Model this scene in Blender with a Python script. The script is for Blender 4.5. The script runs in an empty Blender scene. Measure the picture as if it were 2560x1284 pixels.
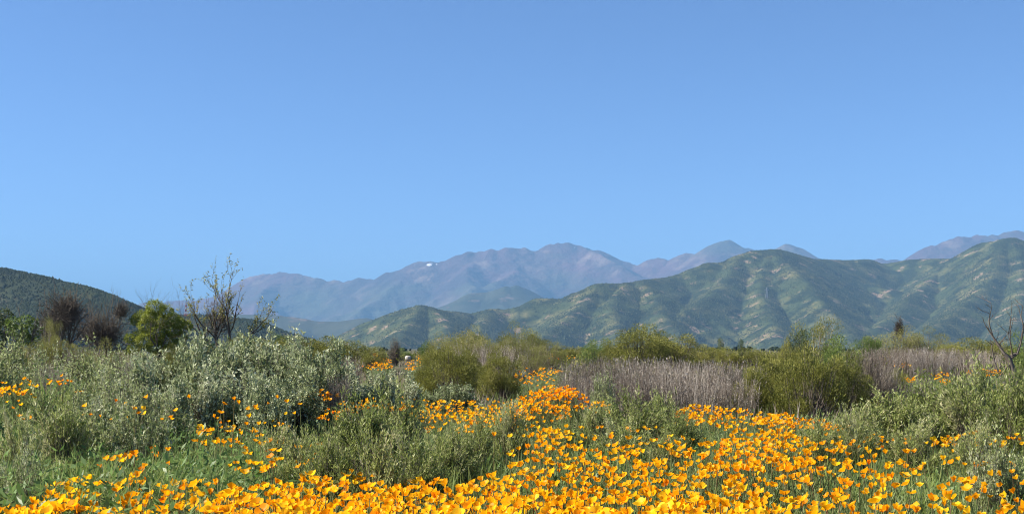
import bpy, math, random
import numpy as np

# ------------------------------------------------------------------ camera, sky, sun, exposure
F = 3100.0          # focal length in photo pixels (2560 wide)
HY = 870.0          # photo row of the horizon
CZ = 1.05           # eye height above the plain
sc = bpy.context.scene
col = sc.collection
cam = bpy.data.cameras.new('camera')
cam.sensor_width = 36.0
cam.lens = 36.0 * F / 2560.0
cam.shift_y = (HY - 642.0) / 2560.0
cam.clip_start = 0.05
cam.clip_end = 120000
cam_o = bpy.data.objects.new('camera', cam)
col.objects.link(cam_o)
cam_o.location = (0, 0, CZ)
cam_o.rotation_euler = (math.pi / 2, 0, 0)
sc.camera = cam_o

SUN_EL = math.radians(39)
SUN_AZ = math.radians(-92)       # from +Y (view direction) towards +X; negative = left, past 90 = behind
sdir = np.array([math.sin(SUN_AZ) * math.cos(SUN_EL), math.cos(SUN_AZ) * math.cos(SUN_EL), math.sin(SUN_EL)])
world = bpy.data.worlds.new('World')
sc.world = world
world.use_nodes = True
wn = world.node_tree
bg = wn.nodes['Background']
sky = wn.nodes.new('ShaderNodeTexSky')
sky.sky_type = 'NISHITA'
sky.sun_disc = False
sky.sun_elevation = SUN_EL
sky.sun_rotation = SUN_AZ
sky.altitude = 3500
sky.air_density = 1.0
sky.dust_density = 0.35
sky.ozone_density = 2.0
wb = wn.nodes.new('ShaderNodeMix')          # white balance of the whole sky
wb.data_type = 'RGBA'; wb.blend_type = 'MULTIPLY'; wb.inputs[0].default_value = 1.0
wb.inputs[7].default_value = (.74, .925, 1.15, 1)
wn.links.new(sky.outputs[0], wb.inputs[6])
wn.links.new(wb.outputs[2], bg.inputs[0])
bg.inputs[1].default_value = 0.062
sun = bpy.data.lights.new('sun', 'SUN')
sun.energy = 5.0
sun.angle = math.radians(0.5)
sun.color = (1.0, 0.935, 0.83)
sun_o = bpy.data.objects.new('sun', sun)
col.objects.link(sun_o)
from mathutils import Vector, Matrix
sun_o.rotation_euler = Vector(sdir).to_track_quat('Z', 'Y').to_euler()
sun_o.location = (-30, -10, 40)
sc.view_settings.view_transform = 'Standard'
sc.view_settings.look = 'None'
sc.view_settings.exposure = 1.38
sc.view_settings.gamma = 1.0
sc.view_settings.use_curve_mapping = False
sc.cycles.use_denoising = True
sc.cycles.filter_width = 1.1
sc.cycles.max_bounces = 6
sc.cycles.diffuse_bounces = 2
sc.cycles.glossy_bounces = 1
sc.cycles.transmission_bounces = 4
sc.cycles.volume_bounces = 0
sc.cycles.sample_clamp_indirect = 4

# ------------------------------------------------------------------ helpers
rng = np.random.default_rng(11)

def nrm(v):
    return v / np.maximum(np.linalg.norm(v, axis=-1, keepdims=True), 1e-9)

def sstep(a, b, x):
    t = np.clip((np.asarray(x, float) - a) / (b - a), 0, 1)
    return t * t * (3 - 2 * t)

def hash2(ix, iy, seed):
    h = (ix.astype(np.int64) * 374761393 + iy.astype(np.int64) * 668265263 + seed * 974634721) & 0x7fffffff
    h = ((h ^ (h >> 13)) * 1274126177) & 0x7fffffff
    return ((h ^ (h >> 16)) & 0xffffff) / float(0xffffff)

def vnoise(x, y, seed=0):
    x = np.asarray(x, float); y = np.asarray(y, float)
    ix = np.floor(x); iy = np.floor(y)
    fx = x - ix; fy = y - iy
    fx = fx * fx * (3 - 2 * fx); fy = fy * fy * (3 - 2 * fy)
    a = hash2(ix, iy, seed); b = hash2(ix + 1, iy, seed)
    c = hash2(ix, iy + 1, seed); d = hash2(ix + 1, iy + 1, seed)
    return (a + (b - a) * fx) * (1 - fy) + (c + (d - c) * fx) * fy

def fbm(x, y, seed=0, octv=4, ridged=False):
    s = 0; a = 0.5
    for i in range(octv):
        n = vnoise(x * 2 ** i + 17.3 * i, y * 2 ** i - 9.1 * i, seed + i)
        if ridged:
            n = 1 - abs(2 * n - 1)
        s = s + a * n
        a *= 0.5
    return s / (1 - 0.5 ** octv)

def mesh(name, V, Fq, mat=None, tint=None, smooth=False):
    """V (n,3), Fq (m,3 or 4) or a list of such arrays"""
    if not isinstance(Fq, (list, tuple)):
        Fq = [Fq]
    me = bpy.data.meshes.new(name)
    V = np.asarray(V, np.float32)
    me.vertices.add(len(V))
    me.vertices.foreach_set('co', V.ravel())
    loops = np.concatenate([np.asarray(f).ravel() for f in Fq]).astype(np.int32)
    sizes = np.concatenate([np.full(len(f), np.asarray(f).shape[1]) for f in Fq])
    me.loops.add(len(loops))
    me.loops.foreach_set('vertex_index', loops)
    me.polygons.add(len(sizes))
    starts = np.concatenate([[0], np.cumsum(sizes)[:-1]]).astype(np.int32)
    me.polygons.foreach_set('loop_start', starts)
    if smooth:
        me.polygons.foreach_set('use_smooth', np.ones(len(sizes), bool))
    if tint is not None:
        at = me.attributes.new('tint', 'FLOAT', 'POINT')
        at.data.foreach_set('value', np.asarray(tint, np.float32))
    me.update(calc_edges=True)
    me.validate()
    if mat:
        me.materials.append(mat)
    return me

def obj(name, me, parent=None, **props):
    o = bpy.data.objects.new(name, me)
    col.objects.link(o)
    if parent:
        o.parent = parent
    for k, v in props.items():
        o[k] = v
    return o

def tubes(P, R, sides=3):
    """P (n,k,3) R (n,k) -> V, F(quads)"""
    n, k, _ = P.shape
    T = np.gradient(P, axis=1)
    T = nrm(T)
    ref = np.where(np.abs(T[..., 2:3]) > 0.9, np.array([1.0, 0, 0]), np.array([0, 0, 1.0]))
    A = nrm(np.cross(T, ref)); B = np.cross(T, A)
    an = np.arange(sides) * 2 * np.pi / sides
    V = P[:, :, None, :] + R[:, :, None, None] * (np.cos(an)[None, None, :, None] * A[:, :, None, :] + np.sin(an)[None, None, :, None] * B[:, :, None, :])
    idx = np.arange(n * k * sides).reshape(n, k, sides)
    a = idx[:, :-1, :]; b = np.roll(idx, -1, 2)[:, :-1, :]
    c = np.roll(idx, -1, 2)[:, 1:, :]; d = idx[:, 1:, :]
    return V.reshape(-1, 3), np.stack([a, b, c, d], -1).reshape(-1, 4)

def leaves(P, D, L, W, r, mid=0.45):
    """diamond leaves: base P, direction D, length L, width W -> V, F (one quad each, slightly folded)"""
    n = len(P)
    D = nrm(D)
    S = nrm(np.cross(D, r.normal(size=(n, 3))))
    N = np.cross(D, S)
    L = np.broadcast_to(L, (n,))[:, None]; W = np.broadcast_to(W, (n,))[:, None]
    m = P + D * L * mid
    V = np.stack([P, m + S * W * .5 + N * W * .15, P + D * L, m - S * W * .5 + N * W * .15], 1)
    return V.reshape(-1, 3), np.arange(4 * n).reshape(n, 4)

def blades(P, D, L, W, r, bend=0.5):
    """grass blades: two quads each, bending"""
    n = len(P)
    D = nrm(D)
    S = nrm(np.cross(D, r.normal(size=(n, 3))))
    side = nrm(r.normal(size=(n, 3)) * [1, 1, 0])
    L = np.broadcast_to(L, (n,))[:, None]; W = np.broadcast_to(W, (n,))[:, None]
    m = P + D * L * .55
    D2 = nrm(D + side * bend * r.random((n, 1)) + [0, 0, -.3 * bend])
    t = m + D2 * L * .5
    V = np.stack([P - S * W * .4, P + S * W * .4, m + S * W * .5, m - S * W * .5, t + S * W * .08, t - S * W * .08], 1)
    b = np.arange(n)[:, None] * 6
    Fq = np.concatenate([b + [0, 1, 2, 3], b + [3, 2, 4, 5]], 0)
    return V.reshape(-1, 3), Fq

def bez(p0, p1, p2, k):
    t = np.linspace(0, 1, k)[None, :, None]
    return (1 - t) ** 2 * p0[:, None] + 2 * t * (1 - t) * p1[:, None] + t * t * p2[:, None]

def cat(parts):
    V = []; Fq = []; o = 0
    for v, f in parts:
        V.append(v); Fq.append(f + o); o += len(v)
    return np.concatenate(V), np.concatenate(Fq)

# ------------------------------------------------------------------ materials
def newmat(name):
    m = bpy.data.materials.new(name)
    m.use_nodes = True
    nt = m.node_tree
    for n in list(nt.nodes):
        nt.nodes.remove(n)
    return m, nt

def leafmat(name, cols, trans=0.3, rough=0.55, spec=0.25, objvar=0.42):
    """cols: colours along the per-leaf tint 0..1"""
    m, nt = newmat(name)
    N = nt.nodes; Lk = nt.links
    at = N.new('ShaderNodeAttribute'); at.attribute_name = 'tint'
    oi = N.new('ShaderNodeObjectInfo')
    ma = N.new('ShaderNodeMath'); ma.operation = 'MULTIPLY_ADD'
    ma.inputs[1].default_value = objvar; ma.inputs[2].default_value = -objvar / 2
    Lk.new(oi.outputs['Random'], ma.inputs[0])
    ad = N.new('ShaderNodeMath'); ad.operation = 'ADD'; ad.use_clamp = True
    Lk.new(at.outputs['Fac'], ad.inputs[0]); Lk.new(ma.outputs[0], ad.inputs[1])
    cr = N.new('ShaderNodeValToRGB')
    el = cr.color_ramp.elements
    while len(el) < len(cols):
        el.new(0.5)
    for i, c in enumerate(cols):
        el[i].position = i / (len(cols) - 1)
        el[i].color = (*c, 1)
    Lk.new(ad.outputs[0], cr.inputs[0])
    pb = N.new('ShaderNodeBsdfPrincipled')
    pb.inputs['Roughness'].default_value = rough
    pb.inputs['Specular IOR Level'].default_value = spec
    Lk.new(cr.outputs[0], pb.inputs['Base Color'])
    out = N.new('ShaderNodeOutputMaterial')
    if trans > 0:
        tr = N.new('ShaderNodeBsdfTranslucent')
        Lk.new(cr.outputs[0], tr.inputs[0])
        mx = N.new('ShaderNodeMixShader'); mx.inputs[0].default_value = trans
        Lk.new(pb.outputs[0], mx.inputs[1]); Lk.new(tr.outputs[0], mx.inputs[2])
        Lk.new(mx.outputs[0], out.inputs[0])
    else:
        Lk.new(pb.outputs[0], out.inputs[0])
    return m

def noisemat(name, layers, rough=0.9, bump=None):
    """layers: first is (colour,), the rest (colour, scale, lo, hi, detail[, (sx,sy,sz)]) mixed over it by noise"""
    m, nt = newmat(name)
    N = nt.nodes; Lk = nt.links
    geo = N.new('ShaderNodeNewGeometry')
    cur = None
    for ly in layers:
        if cur is None:
            rgb = N.new('ShaderNodeRGB'); rgb.outputs[0].default_value = (*ly[0], 1)
            cur = rgb.outputs[0]
            continue
        c, s, lo, hi, det = ly[:5]
        mp = N.new('ShaderNodeVectorMath'); mp.operation = 'MULTIPLY'
        k = ly[5] if len(ly) > 5 else (1, 1, 1)
        mp.inputs[1].default_value = tuple(s * a for a in k)
        Lk.new(geo.outputs['Position'], mp.inputs[0])
        nz = N.new('ShaderNodeTexNoise'); nz.inputs['Scale'].default_value = 1.0
        nz.inputs['Detail'].default_value = det; nz.inputs['Roughness'].default_value = 0.6
        Lk.new(mp.outputs[0], nz.inputs['Vector'])
        mr = N.new('ShaderNodeMapRange'); mr.inputs[1].default_value = lo; mr.inputs[2].default_value = hi
        Lk.new(nz.outputs['Fac'], mr.inputs[0])
        mx = N.new('ShaderNodeMix'); mx.data_type = 'RGBA'
        Lk.new(mr.outputs[0], mx.inputs[0]); Lk.new(cur, mx.inputs[6])
        mx.inputs[7].default_value = (*c, 1)
        cur = mx.outputs[2]
    pb = N.new('ShaderNodeBsdfPrincipled')
    pb.inputs['Roughness'].default_value = rough
    pb.inputs['Specular IOR Level'].default_value = 0.15
    Lk.new(cur, pb.inputs['Base Color'])
    if bump:
        nz = N.new('ShaderNodeTexNoise'); nz.inputs['Scale'].default_value = bump[0]; nz.inputs['Detail'].default_value = 6
        Lk.new(geo.outputs['Position'], nz.inputs['Vector'])
        bp = N.new('ShaderNodeBump'); bp.inputs['Strength'].default_value = bump[1]; bp.inputs['Distance'].default_value = bump[2]
        Lk.new(nz.outputs['Fac'], bp.inputs['Height']); Lk.new(bp.outputs[0], pb.inputs['Normal'])
    out = N.new('ShaderNodeOutputMaterial')
    Lk.new(pb.outputs[0], out.inputs[0])
    return m, nt, pb, cur

M = {}
M['sage'] = leafmat('sage_leaf', [(.14, .17, .07), (.27, .32, .145), (.41, .45, .245), (.58, .60, .42)], .3, .6)
M['sage_light'] = leafmat('light_sage_leaf', [(.15, .185, .06), (.28, .33, .12), (.41, .45, .21), (.56, .56, .37)], .35, .6)
M['green'] = leafmat('green_leaf', [(.12, .155, .035), (.24, .29, .075), (.37, .41, .13), (.56, .53, .29)], .4, .45, .3)
M['olive'] = leafmat('olive_shoot', [(.07, .08, .016), (.145, .155, .028), (.23, .23, .045), (.33, .30, .085)], .25, .6)
M['yellowgreen'] = leafmat('yellow_green_shoot', [(.10, .105, .03), (.19, .195, .05), (.28, .275, .08), (.38, .33, .15)], .3, .6)
M['dry'] = leafmat('dry_stalk', [(.075, .056, .044), (.16, .127, .10), (.28, .238, .195), (.58, .52, .45)], .1, .8, .1)
M['brown'] = leafmat('brown_twig', [(.045, .037, .031), (.088, .072, .058), (.135, .112, .09), (.19, .16, .13)], .05, .85, .1)
M['bark'] = leafmat('grey_bark', [(.05, .04, .033), (.09, .075, .06), (.15, .125, .105), (.22, .19, .16)], 0, .9, .1)
M['dark'] = leafmat('dark_evergreen_leaf', [(.03, .045, .018), (.065, .09, .03), (.11, .145, .05), (.18, .20, .08)], .25, .5)
M['midgreen'] = leafmat('mid_green_leaf', [(.05, .085, .015), (.10, .155, .03), (.16, .22, .05), (.24, .29, .09)], .35, .5)
M['pepper'] = leafmat('drooping_leaf', [(.08, .11, .01), (.16, .20, .02), (.24, .28, .035), (.33, .34, .07)], .35, .5)
M['sparse'] = leafmat('pale_young_leaf', [(.16, .17, .035), (.27, .27, .07), (.37, .35, .12), (.44, .40, .18)], .4, .5)
M['grass'] = leafmat('meadow_blade', [(.09, .13, .03), (.17, .235, .055), (.28, .33, .10), (.48, .45, .24)], .45, .45, .3)
M['herb'] = leafmat('herb_leaf', [(.075, .14, .035), (.145, .23, .065), (.21, .30, .10), (.30, .37, .17)], .45, .45, .3)
M['fern'] = leafmat('poppy_leaf', [(.10, .145, .05), (.17, .23, .085), (.24, .30, .12), (.33, .38, .19)], .4, .55)
M['stem'] = leafmat('poppy_stalk', [(.09, .14, .05), (.14, .18, .07), (.20, .17, .07), (.2, .12, .06)], .2, .5)
M['petal'] = leafmat('poppy_petal', [(.93, .235, .0015), (.96, .36, .003), (.98, .48, .006), (.99, .63, .02)], .50, .45, .15, .12)
M['heart'] = leafmat('poppy_stamen', [(.7, .25, .01), (.8, .3, .01)], .2, .6)
M['rock'], *_ = noisemat('pale_boulder_stone', [((.42, .38, .32),), ((.25, .22, .19), 6, .45, .7, 5), ((.55, .52, .46), 14, .55, .7, 4)], .85, (9, .5, .05))
M['rock_dark'], *_ = noisemat('dark_boulder_stone', [((.11, .10, .10),), ((.2, .18, .17), 9, .5, .7, 5)], .85, (9, .5, .05))
M['soil'], *_ = noisemat('scrub_soil', [((.115, .085, .055),), ((.07, .065, .03), .9, .4, .65, 6), ((.20, .16, .11), 2.2, .58, .75, 6), ((.06, .075, .03), .02, .4, .6, 5)], .95, (12, .6, .04))
M['paint_red'], *_ = noisemat('red_tower_paint', [((.5, .06, .03),), ((.4, .06, .04), .5, .4, .7, 3)], .6)
M['paint_white'], *_ = noisemat('white_tower_paint', [((.75, .75, .75),), ((.6, .6, .6), .5, .4, .7, 3)], .6)
M['steel'], *_ = noisemat('galvanised_steel', [((.24, .25, .26),), ((.18, .19, .20), .5, .4, .7, 3)], .5)
M['house'], *_ = noisemat('pale_render', [((.7, .68, .63),), ((.6, .58, .52), .6, .4, .7, 3)], .8)

# ------------------------------------------------------------------ ground
def ground_h(x, y):
    x = np.asarray(x, float); y = np.asarray(y, float)
    d = np.hypot(x, y)
    z = 0.40 * sstep(23, 44, d) * (1 - sstep(110, 260, d)) * (0.75 + 0.5 * fbm(x / 9, y / 9, 5, 2))
    z = z + (fbm(x / 2.1, y / 2.1, 3, 3) - 0.5) * 0.16 * (1 - sstep(60, 120, d))
    z = z + 0.27 * np.exp(-(((x - .50) / .55) ** 2 + ((y - 13.6) / .8) ** 2))
    z = z + 0.10 * np.exp(-(((x + 2.6) / 1.2) ** 2 + ((y - 6.8) / 1.2) ** 2))
    for mx, my, mh, mr in ((-5.2, 13.0, .26, .55), (-4.9, 13.4, .30, .45), (-2.0, 13.2, .20, .5)):
        z = z + mh * np.exp(-(((x - mx) / mr) ** 2 + ((y - my) / .8) ** 2))
    z = z - 0.5 * sstep(300, 900, d)
    return z

def px2x(px, d):
    return (px - 1280.0) * d / F

def raycast(px, py, lift):
    """where the sight line of a photo pixel meets the ground raised by lift"""
    d = np.linspace(3.3, 75, 600)
    px = np.asarray(px)[:, None]; py = np.asarray(py)[:, None]
    X = (px - 1280) * d / F
    Z = CZ - (py - HY) * d / F
    hit = Z <= ground_h(X, d + 0 * X) + np.asarray(lift)[:, None]
    i = hit.argmax(1)
    ok = hit.any(1)
    dd = d[i]
    return (px[:, 0] - 1280) * dd / F, dd, ok

nr, na = 150, 220
rr = np.concatenate([[0.0], np.geomspace(0.6, 23000, nr - 1)])
aa = np.linspace(0, 2 * np.pi, na, endpoint=False)
RX = rr[:, None] * np.sin(aa)[None]; RY = rr[:, None] * np.cos(aa)[None]
RZ = ground_h(RX, RY)
idx = np.arange(nr * na).reshape(nr, na)
q = np.stack([idx[:-1], np.roll(idx, -1, 1)[:-1], np.roll(idx, -1, 1)[1:], idx[1:]], -1).reshape(-1, 4)
q = q[na:, ::-1]
cap = np.stack([np.full(na, idx[0, 0]), np.roll(idx[1], -1), idx[1]], -1)
obj('ground', mesh('ground', np.stack([RX, RY, RZ], -1).reshape(-1, 3), [q, cap], M['soil'], smooth=True), kind='structure')

# ------------------------------------------------------------------ hills and mountains: terrain grown from ridge lines
def wp(px, py, D):
    return ((px - 1280) * D / F, D, CZ + (HY - py) * D / F)

def ridge_from(pts, dist):
    """pts [(px,py)], dist [(px,D)] -> (n,3)"""
    a = np.array(pts, float); dd = np.array(dist, float)
    D = np.interp(a[:, 0], dd[:, 0], dd[:, 1])
    return np.stack([(a[:, 0] - 1280) * D / F, D, CZ + (HY - a[:, 1]) * D / F], 1)

def auto_spurs(r, ridge, step, fall, wig, drift=0.0, sub=True, minh=0):
    """spur ridges that leave a main ridge towards the viewer and drop to the plain"""
    seg = np.linalg.norm(np.diff(ridge[:, :2], axis=0), axis=1)
    s = np.concatenate([[0], np.cumsum(seg)])
    out = []
    t = r.uniform(0, step)
    while t < s[-1]:
        p = np.array([np.interp(t, s, ridge[:, i]) for i in range(3)])
        t += step * r.uniform(.6, 1.4)
        if p[2] < minh:
            continue
        ang = r.normal(drift, .35)
        pts = [p - [0, 0, .02 * p[2]]]
        z = p[2] * r.uniform(.9, .97)
        L = p[2] / fall * r.uniform(.75, 1.1)
        n = 7
        q_ = p.copy()
        for k in range(1, n + 1):
            ang += r.normal(0, wig)
            q_ = q_ + np.array([math.sin(ang), -math.cos(ang), 0]) * L / n
            zz = z * (1 - (k / n)) ** .9 + r.normal(0, .015) * p[2]
            pts.append(np.array([q_[0], q_[1], zz]))
            if sub and 2 <= k <= 5:
                a2 = ang + r.choice([-1, 1]) * r.uniform(.5, .9)
                b = pts[-1]; L2 = zz / fall * .55
                out.append(np.array([b, b + [math.sin(a2) * L2 * .5, -math.cos(a2) * L2 * .5, -zz * .45], b + [math.sin(a2 * .8) * L2, -math.cos(a2 * .8) * L2, -zz * .95]]))
        out.append(np.array(pts))
    return out

def terrain(px0, px1, D0, D1, nu, nv, ridges, slope, rnd, namp, nscale, seed, warp=0.0, ridged=True):
    u = np.linspace(px0, px1, nu); v = np.linspace(D0, D1, nv)
    X = (u[None, :] - 1280) / F * v[:, None]; Y = v[:, None] + 0 * X
    wx = X + warp * (fbm(X / (warp * 5 + 1), Y / (warp * 5 + 1), seed + 40, 3) - .5)
    wy = Y + warp * (fbm(X / (warp * 5 + 1), Y / (warp * 5 + 1), seed + 50, 3) - .5)
    H = np.full(X.shape, -1e5); near = np.full(X.shape, 1e9)
    for main, r in ridges:
        for a, b in zip(r[:-1], r[1:]):
            dx, dy = b[0] - a[0], b[1] - a[1]
            xx, yy = (X, Y) if main else (wx, wy)
            t = np.clip(((xx - a[0]) * dx + (yy - a[1]) * dy) / (dx * dx + dy * dy + 1e-6), 0, 1)
            ds = np.hypot(xx - a[0] - t * dx, yy - a[1] - t * dy)
            h = a[2] + t * (b[2] - a[2]) - slope * (np.sqrt(ds * ds + rnd * rnd) - rnd)
            H = np.maximum(H, h)
            if main:
                near = np.minimum(near, ds)
    n = fbm(X / nscale, Y / nscale, seed, 6, ridged) - .5
    env = np.clip(near / (nscale * .9), 0.04, 1) * np.clip(H / (namp * 1.5 + 1e-6), 0, 1)
    H = H + n * namp * env
    foot = -0.02 * (D1 - D0)
    H = np.maximum(H, foot)
    H[-1] = foot; H[0] = np.minimum(H[0], -1)
    V = np.stack([X, Y, H], -1).reshape(-1, 3)
    idx = np.arange(nu * nv).reshape(nv, nu)
    q = np.stack([idx[:-1, :-1], idx[:-1, 1:], idx[1:, 1:], idx[1:, :-1]], -1).reshape(-1, 4)
    return V, q, (X, Y, H)

A_pts = [(-500, 700), (-200, 720), (100, 745), (337, 762), (425, 750), (475, 750), (500, 747), (540, 740), (587, 725), (605, 712), (615, 697), (625, 691), (640, 689), (662, 684), (692, 684), (712, 681), (750, 685), (780, 694), (795, 694), (815, 704), (832, 700), (842, 700), (865, 706), (877, 700), (895, 694), (917, 694), (927, 699), (933, 706), (940, 706), (955, 692), (972, 680), (1007, 671), (1035, 657), (1052, 652), (1097, 657), (1130, 645), (1160, 631), (1200, 630), (1225, 623), (1240, 624), (1265, 619), (1280, 619), (1312, 621), (1320, 625), (1355, 624), (1372, 613), (1397, 611), (1417, 606), (1440, 611), (1460, 619), (1480, 625), (1502, 627), (1512, 634), (1525, 637), (1535, 647), (1547, 653), (1572, 655), (1580, 662), (1597, 663), (1615, 656), (1625, 647), (1640, 646), (1655, 644), (1670, 649), (1682, 649), (1697, 639), (1715, 632), (1730, 636), (1741, 639), (1757, 626), (1782, 611), (1805, 601), (1820, 599), (1830, 604), (1842, 612), (1855, 620), (1870, 621), (1882, 627), (1930, 640), (1947, 622), (1957, 614), (1975, 610), (1990, 614), (2002, 622), (2015, 634), (2030, 644), (2100, 662), (2180, 649), (2202, 644), (2212, 648), (2260, 650), (2282, 646), (2302, 627), (2320, 615), (2345, 612), (2375, 597), (2400, 592), (2425, 592), (2447, 588), (2465, 589), (2512, 584), (2525, 579), (2542, 576), (2560, 580), (2700, 600), (3000, 640)]
A_dist = [(-500, 13400), (600, 12600), (1000, 11900), (1500, 12200), (1900, 11700), (2300, 11200), (3000, 11800)]
rA = ridge_from(A_pts, A_dist)
r_ = np.random.default_rng(5)
# break up straight runs of the traced ridge
fine = np.linspace(0, len(rA) - 1, len(rA) * 4)
rA = np.stack([np.interp(fine, np.arange(len(rA)), rA[:, i]) for i in range(3)], 1)
rA[:, 2] += r_.normal(0, 6, len(rA))
spA = auto_spurs(r_, rA, 430, .33, .24, .15, True, 240)
VA, qA, _ = terrain(-420, 2980, 7600, 15000, 660, 130, [(True, rA)] + [(False, s) for s in spA], .66, 16, 200, 1000, 21, 200)

def tintmat_mountain():
    m, nt, pb, cur = noisemat('mountain_rock', [((.105, .058, .066),), ((.045, .034, .038), .0011, .42, .60, 7), ((.21, .15, .125), .003, .54, .70, 8), ((.06, .065, .04), .0006, .50, .66, 6, (1, 1, 2))], .95, (.005, 1.0, 90))
    # snow lying in the gullies just under the crest, and the pale scree slopes
    N = nt.nodes; Lk = nt.links
    at = N.new('ShaderNodeAttribute'); at.attribute_name = 'tint'
    mx = N.new('ShaderNodeMix'); mx.data_type = 'RGBA'
    ge = N.new('ShaderNodeNewGeometry'); sn = N.new('ShaderNodeTexNoise'); sn.inputs['Scale'].default_value = .022; sn.inputs['Detail'].default_value = 4
    Lk.new(ge.outputs['Position'], sn.inputs['Vector'])
    ml = N.new('ShaderNodeMath'); ml.operation = 'MULTIPLY'; Lk.new(at.outputs['Fac'], ml.inputs[0]); Lk.new(sn.outputs['Fac'], ml.inputs[1])
    mr = N.new('ShaderNodeMapRange'); mr.inputs[1].default_value = .36; mr.inputs[2].default_value = .46
    Lk.new(ml.outputs[0], mr.inputs[0]); Lk.new(mr.outputs[0], mx.inputs[0]); Lk.new(cur, mx.inputs[6]); mx.inputs[7].default_value = (.85, .86, .88, 1)
    Lk.new(mx.outputs[2], pb.inputs['Base Color'])
    return m
M['mountain'] = tintmat_mountain()
pxA = VA[:, 0] / VA[:, 1] * F + 1280; pyA = HY - (VA[:, 2] - CZ) / VA[:, 1] * F
snow = np.zeros(len(VA))
for cx, cy, rx, ry in ((1075, 661, 16, 8), (1090, 659, 6, 4), (1374, 620, 5, 3), (1437, 618, 5, 3), (1241, 627, 4, 2)):
    snow = np.maximum(snow, 1.25 - ((pxA - cx) / rx) ** 2 - ((pyA - cy) / ry) ** 2)
snow = snow * .8
obj('mountains', mesh('mountains', VA, qA, M['mountain'], tint=np.clip(snow, 0, 1), smooth=True), kind='structure')

# bluish foothills between the mountains and the green hills
B_pts = [(1000, 830), (1060, 800), (1097, 768), (1140, 752), (1180, 732), (1215, 731), (1245, 722), (1265, 715), (1280, 720), (1290, 713), (1305, 718), (1320, 730), (1342, 742), (1380, 748), (1420, 760), (1500, 770), (1600, 800)]
rB = ridge_from(B_pts, [(1000, 7700), (1600, 8000)])
spB = auto_spurs(r_, rB, 330, .32, .2, .1, True, 100)
VB, qB, _ = terrain(930, 1760, 5900, 9200, 260, 110, [(True, rB)] + [(False, s) for s in spB], .55, 20, 90, 600, 31, 100)
M['foothill'], *_ = noisemat('foothill_scrub', [((.05, .055, .03),), ((.025, .034, .018), .004, .42, .6, 6), ((.17, .125, .095), .008, .58, .70, 6)], .95, (.02, .6, 10))
obj('foothills', mesh('foothills', VB, qB, M['foothill'], smooth=True), kind='structure')
C_pts = [(200, 800), (400, 790), (560, 786), (660, 785), (700, 788), (760, 796), (800, 803), (840, 803), (880, 799), (915, 794), (940, 803), (1000, 825), (1080, 860)]
rC = ridge_from(C_pts, [(200, 6200), (1080, 5800)])
spC = auto_spurs(r_, rC, 260, .28, .2, .1, True, 40)
VC, qC, _ = terrain(150, 1150, 4200, 7200, 300, 90, [(True, rC)] + [(False, s) for s in spC], .45, 20, 50, 420, 33, 80)
obj('low_foothills', mesh('low_foothills', VC, qC, M['foothill'], smooth=True), kind='structure')

# the green hills on the right
D_pts = [(852, 845), (890, 822), (922, 805), (952, 795), (977, 782), (1010, 772), (1050, 764), (1075, 767), (1107, 774), (1140, 780), (1175, 784), (1202, 780), (1227, 771), (1265, 772), (1280, 769), (1317, 755), (1342, 747), (1375, 745), (1407, 747), (1440, 734), (1470, 722), (1492, 711), (1512, 709), (1540, 711), (1580, 706), (1612, 701), (1665, 694), (1705, 684), (1730, 670), (1767, 659), (1805, 652), (1842, 639), (1880, 627), (1920, 624), (1947, 623), (1970, 632), (2000, 642), (2032, 646), (2070, 646), (2125, 649), (2145, 648), (2172, 648), (2190, 656), (2205, 661), (2245, 654), (2270, 649), (2320, 647), (2385, 645), (2417, 631), (2457, 610), (2490, 602), (2502, 596), (2520, 592), (2532, 595), (2560, 607), (2650, 640), (2760, 650), (2900, 690)]
D_dist = [(852, 3300), (1050, 3250), (1175, 3550), (1300, 3650), (1500, 3600), (1700, 4000), (1920, 4100), (2200, 4700), (2385, 4500), (2520, 4200), (2900, 4300)]
rD = ridge_from(D_pts, D_dist)
rD[:, 2] += r_.normal(0, 2.0, len(rD))
hand = [
    [(2510, 605, 4180), (2490, 660, 3950), (2465, 720, 3700), (2400, 772, 3400), (2330, 822, 3100), (2290, 862, 2850)],
    [(1930, 626, 4090), (1975, 668, 3900), (2030, 720, 3650), (2065, 770, 3400), (2120, 830, 3100), (2140, 866, 2900)],
    [(1930, 626, 4090), (1905, 680, 3900), (1900, 730, 3700), (1930, 790, 3400), (1950, 860, 2950)],
    [(1560, 709, 3650), (1535, 752, 3450), (1532, 790, 3300), (1550, 830, 3100), (1560, 866, 2900)],
    [(1600, 704, 3750), (1640, 735, 3550), (1655, 780, 3350), (1690, 830, 3100), (1700, 866, 2900)],
    [(1845, 640, 4050), (1815, 705, 3800), (1750, 755, 3550), (1700, 785, 3400), (1640, 835, 3100), (1600, 866, 2900)],
    [(1495, 711, 3600), (1452, 762, 3450), (1400, 808, 3250), (1340, 850, 3000), (1320, 866, 2900)],
    [(1050, 764, 3250), (1030, 800, 3080), (1000, 835, 2880), (980, 866, 2700)],
    [(1230, 771, 3600), (1200, 805, 3400), (1190, 840, 3150), (1180, 866, 2900)],
    [(2145, 648, 4550), (2135, 700, 4300), (2160, 750, 4000), (2200, 800, 3600), (2230, 862, 3050)],
    [(2385, 645, 4500), (2330, 690, 4200), (2290, 730, 3950), (2240, 780, 3600), (2180, 830, 3300)],
    [(2530, 594, 4200), (2560, 680, 3850), (2550, 760, 3450), (2520, 862, 2800)],
    [(1075, 767, 3260), (1110, 800, 3100), (1120, 840, 2900), (1130, 866, 2750)]]
hand = [np.array([wp(*p) for p in h]) for h in hand]
sub = []
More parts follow.
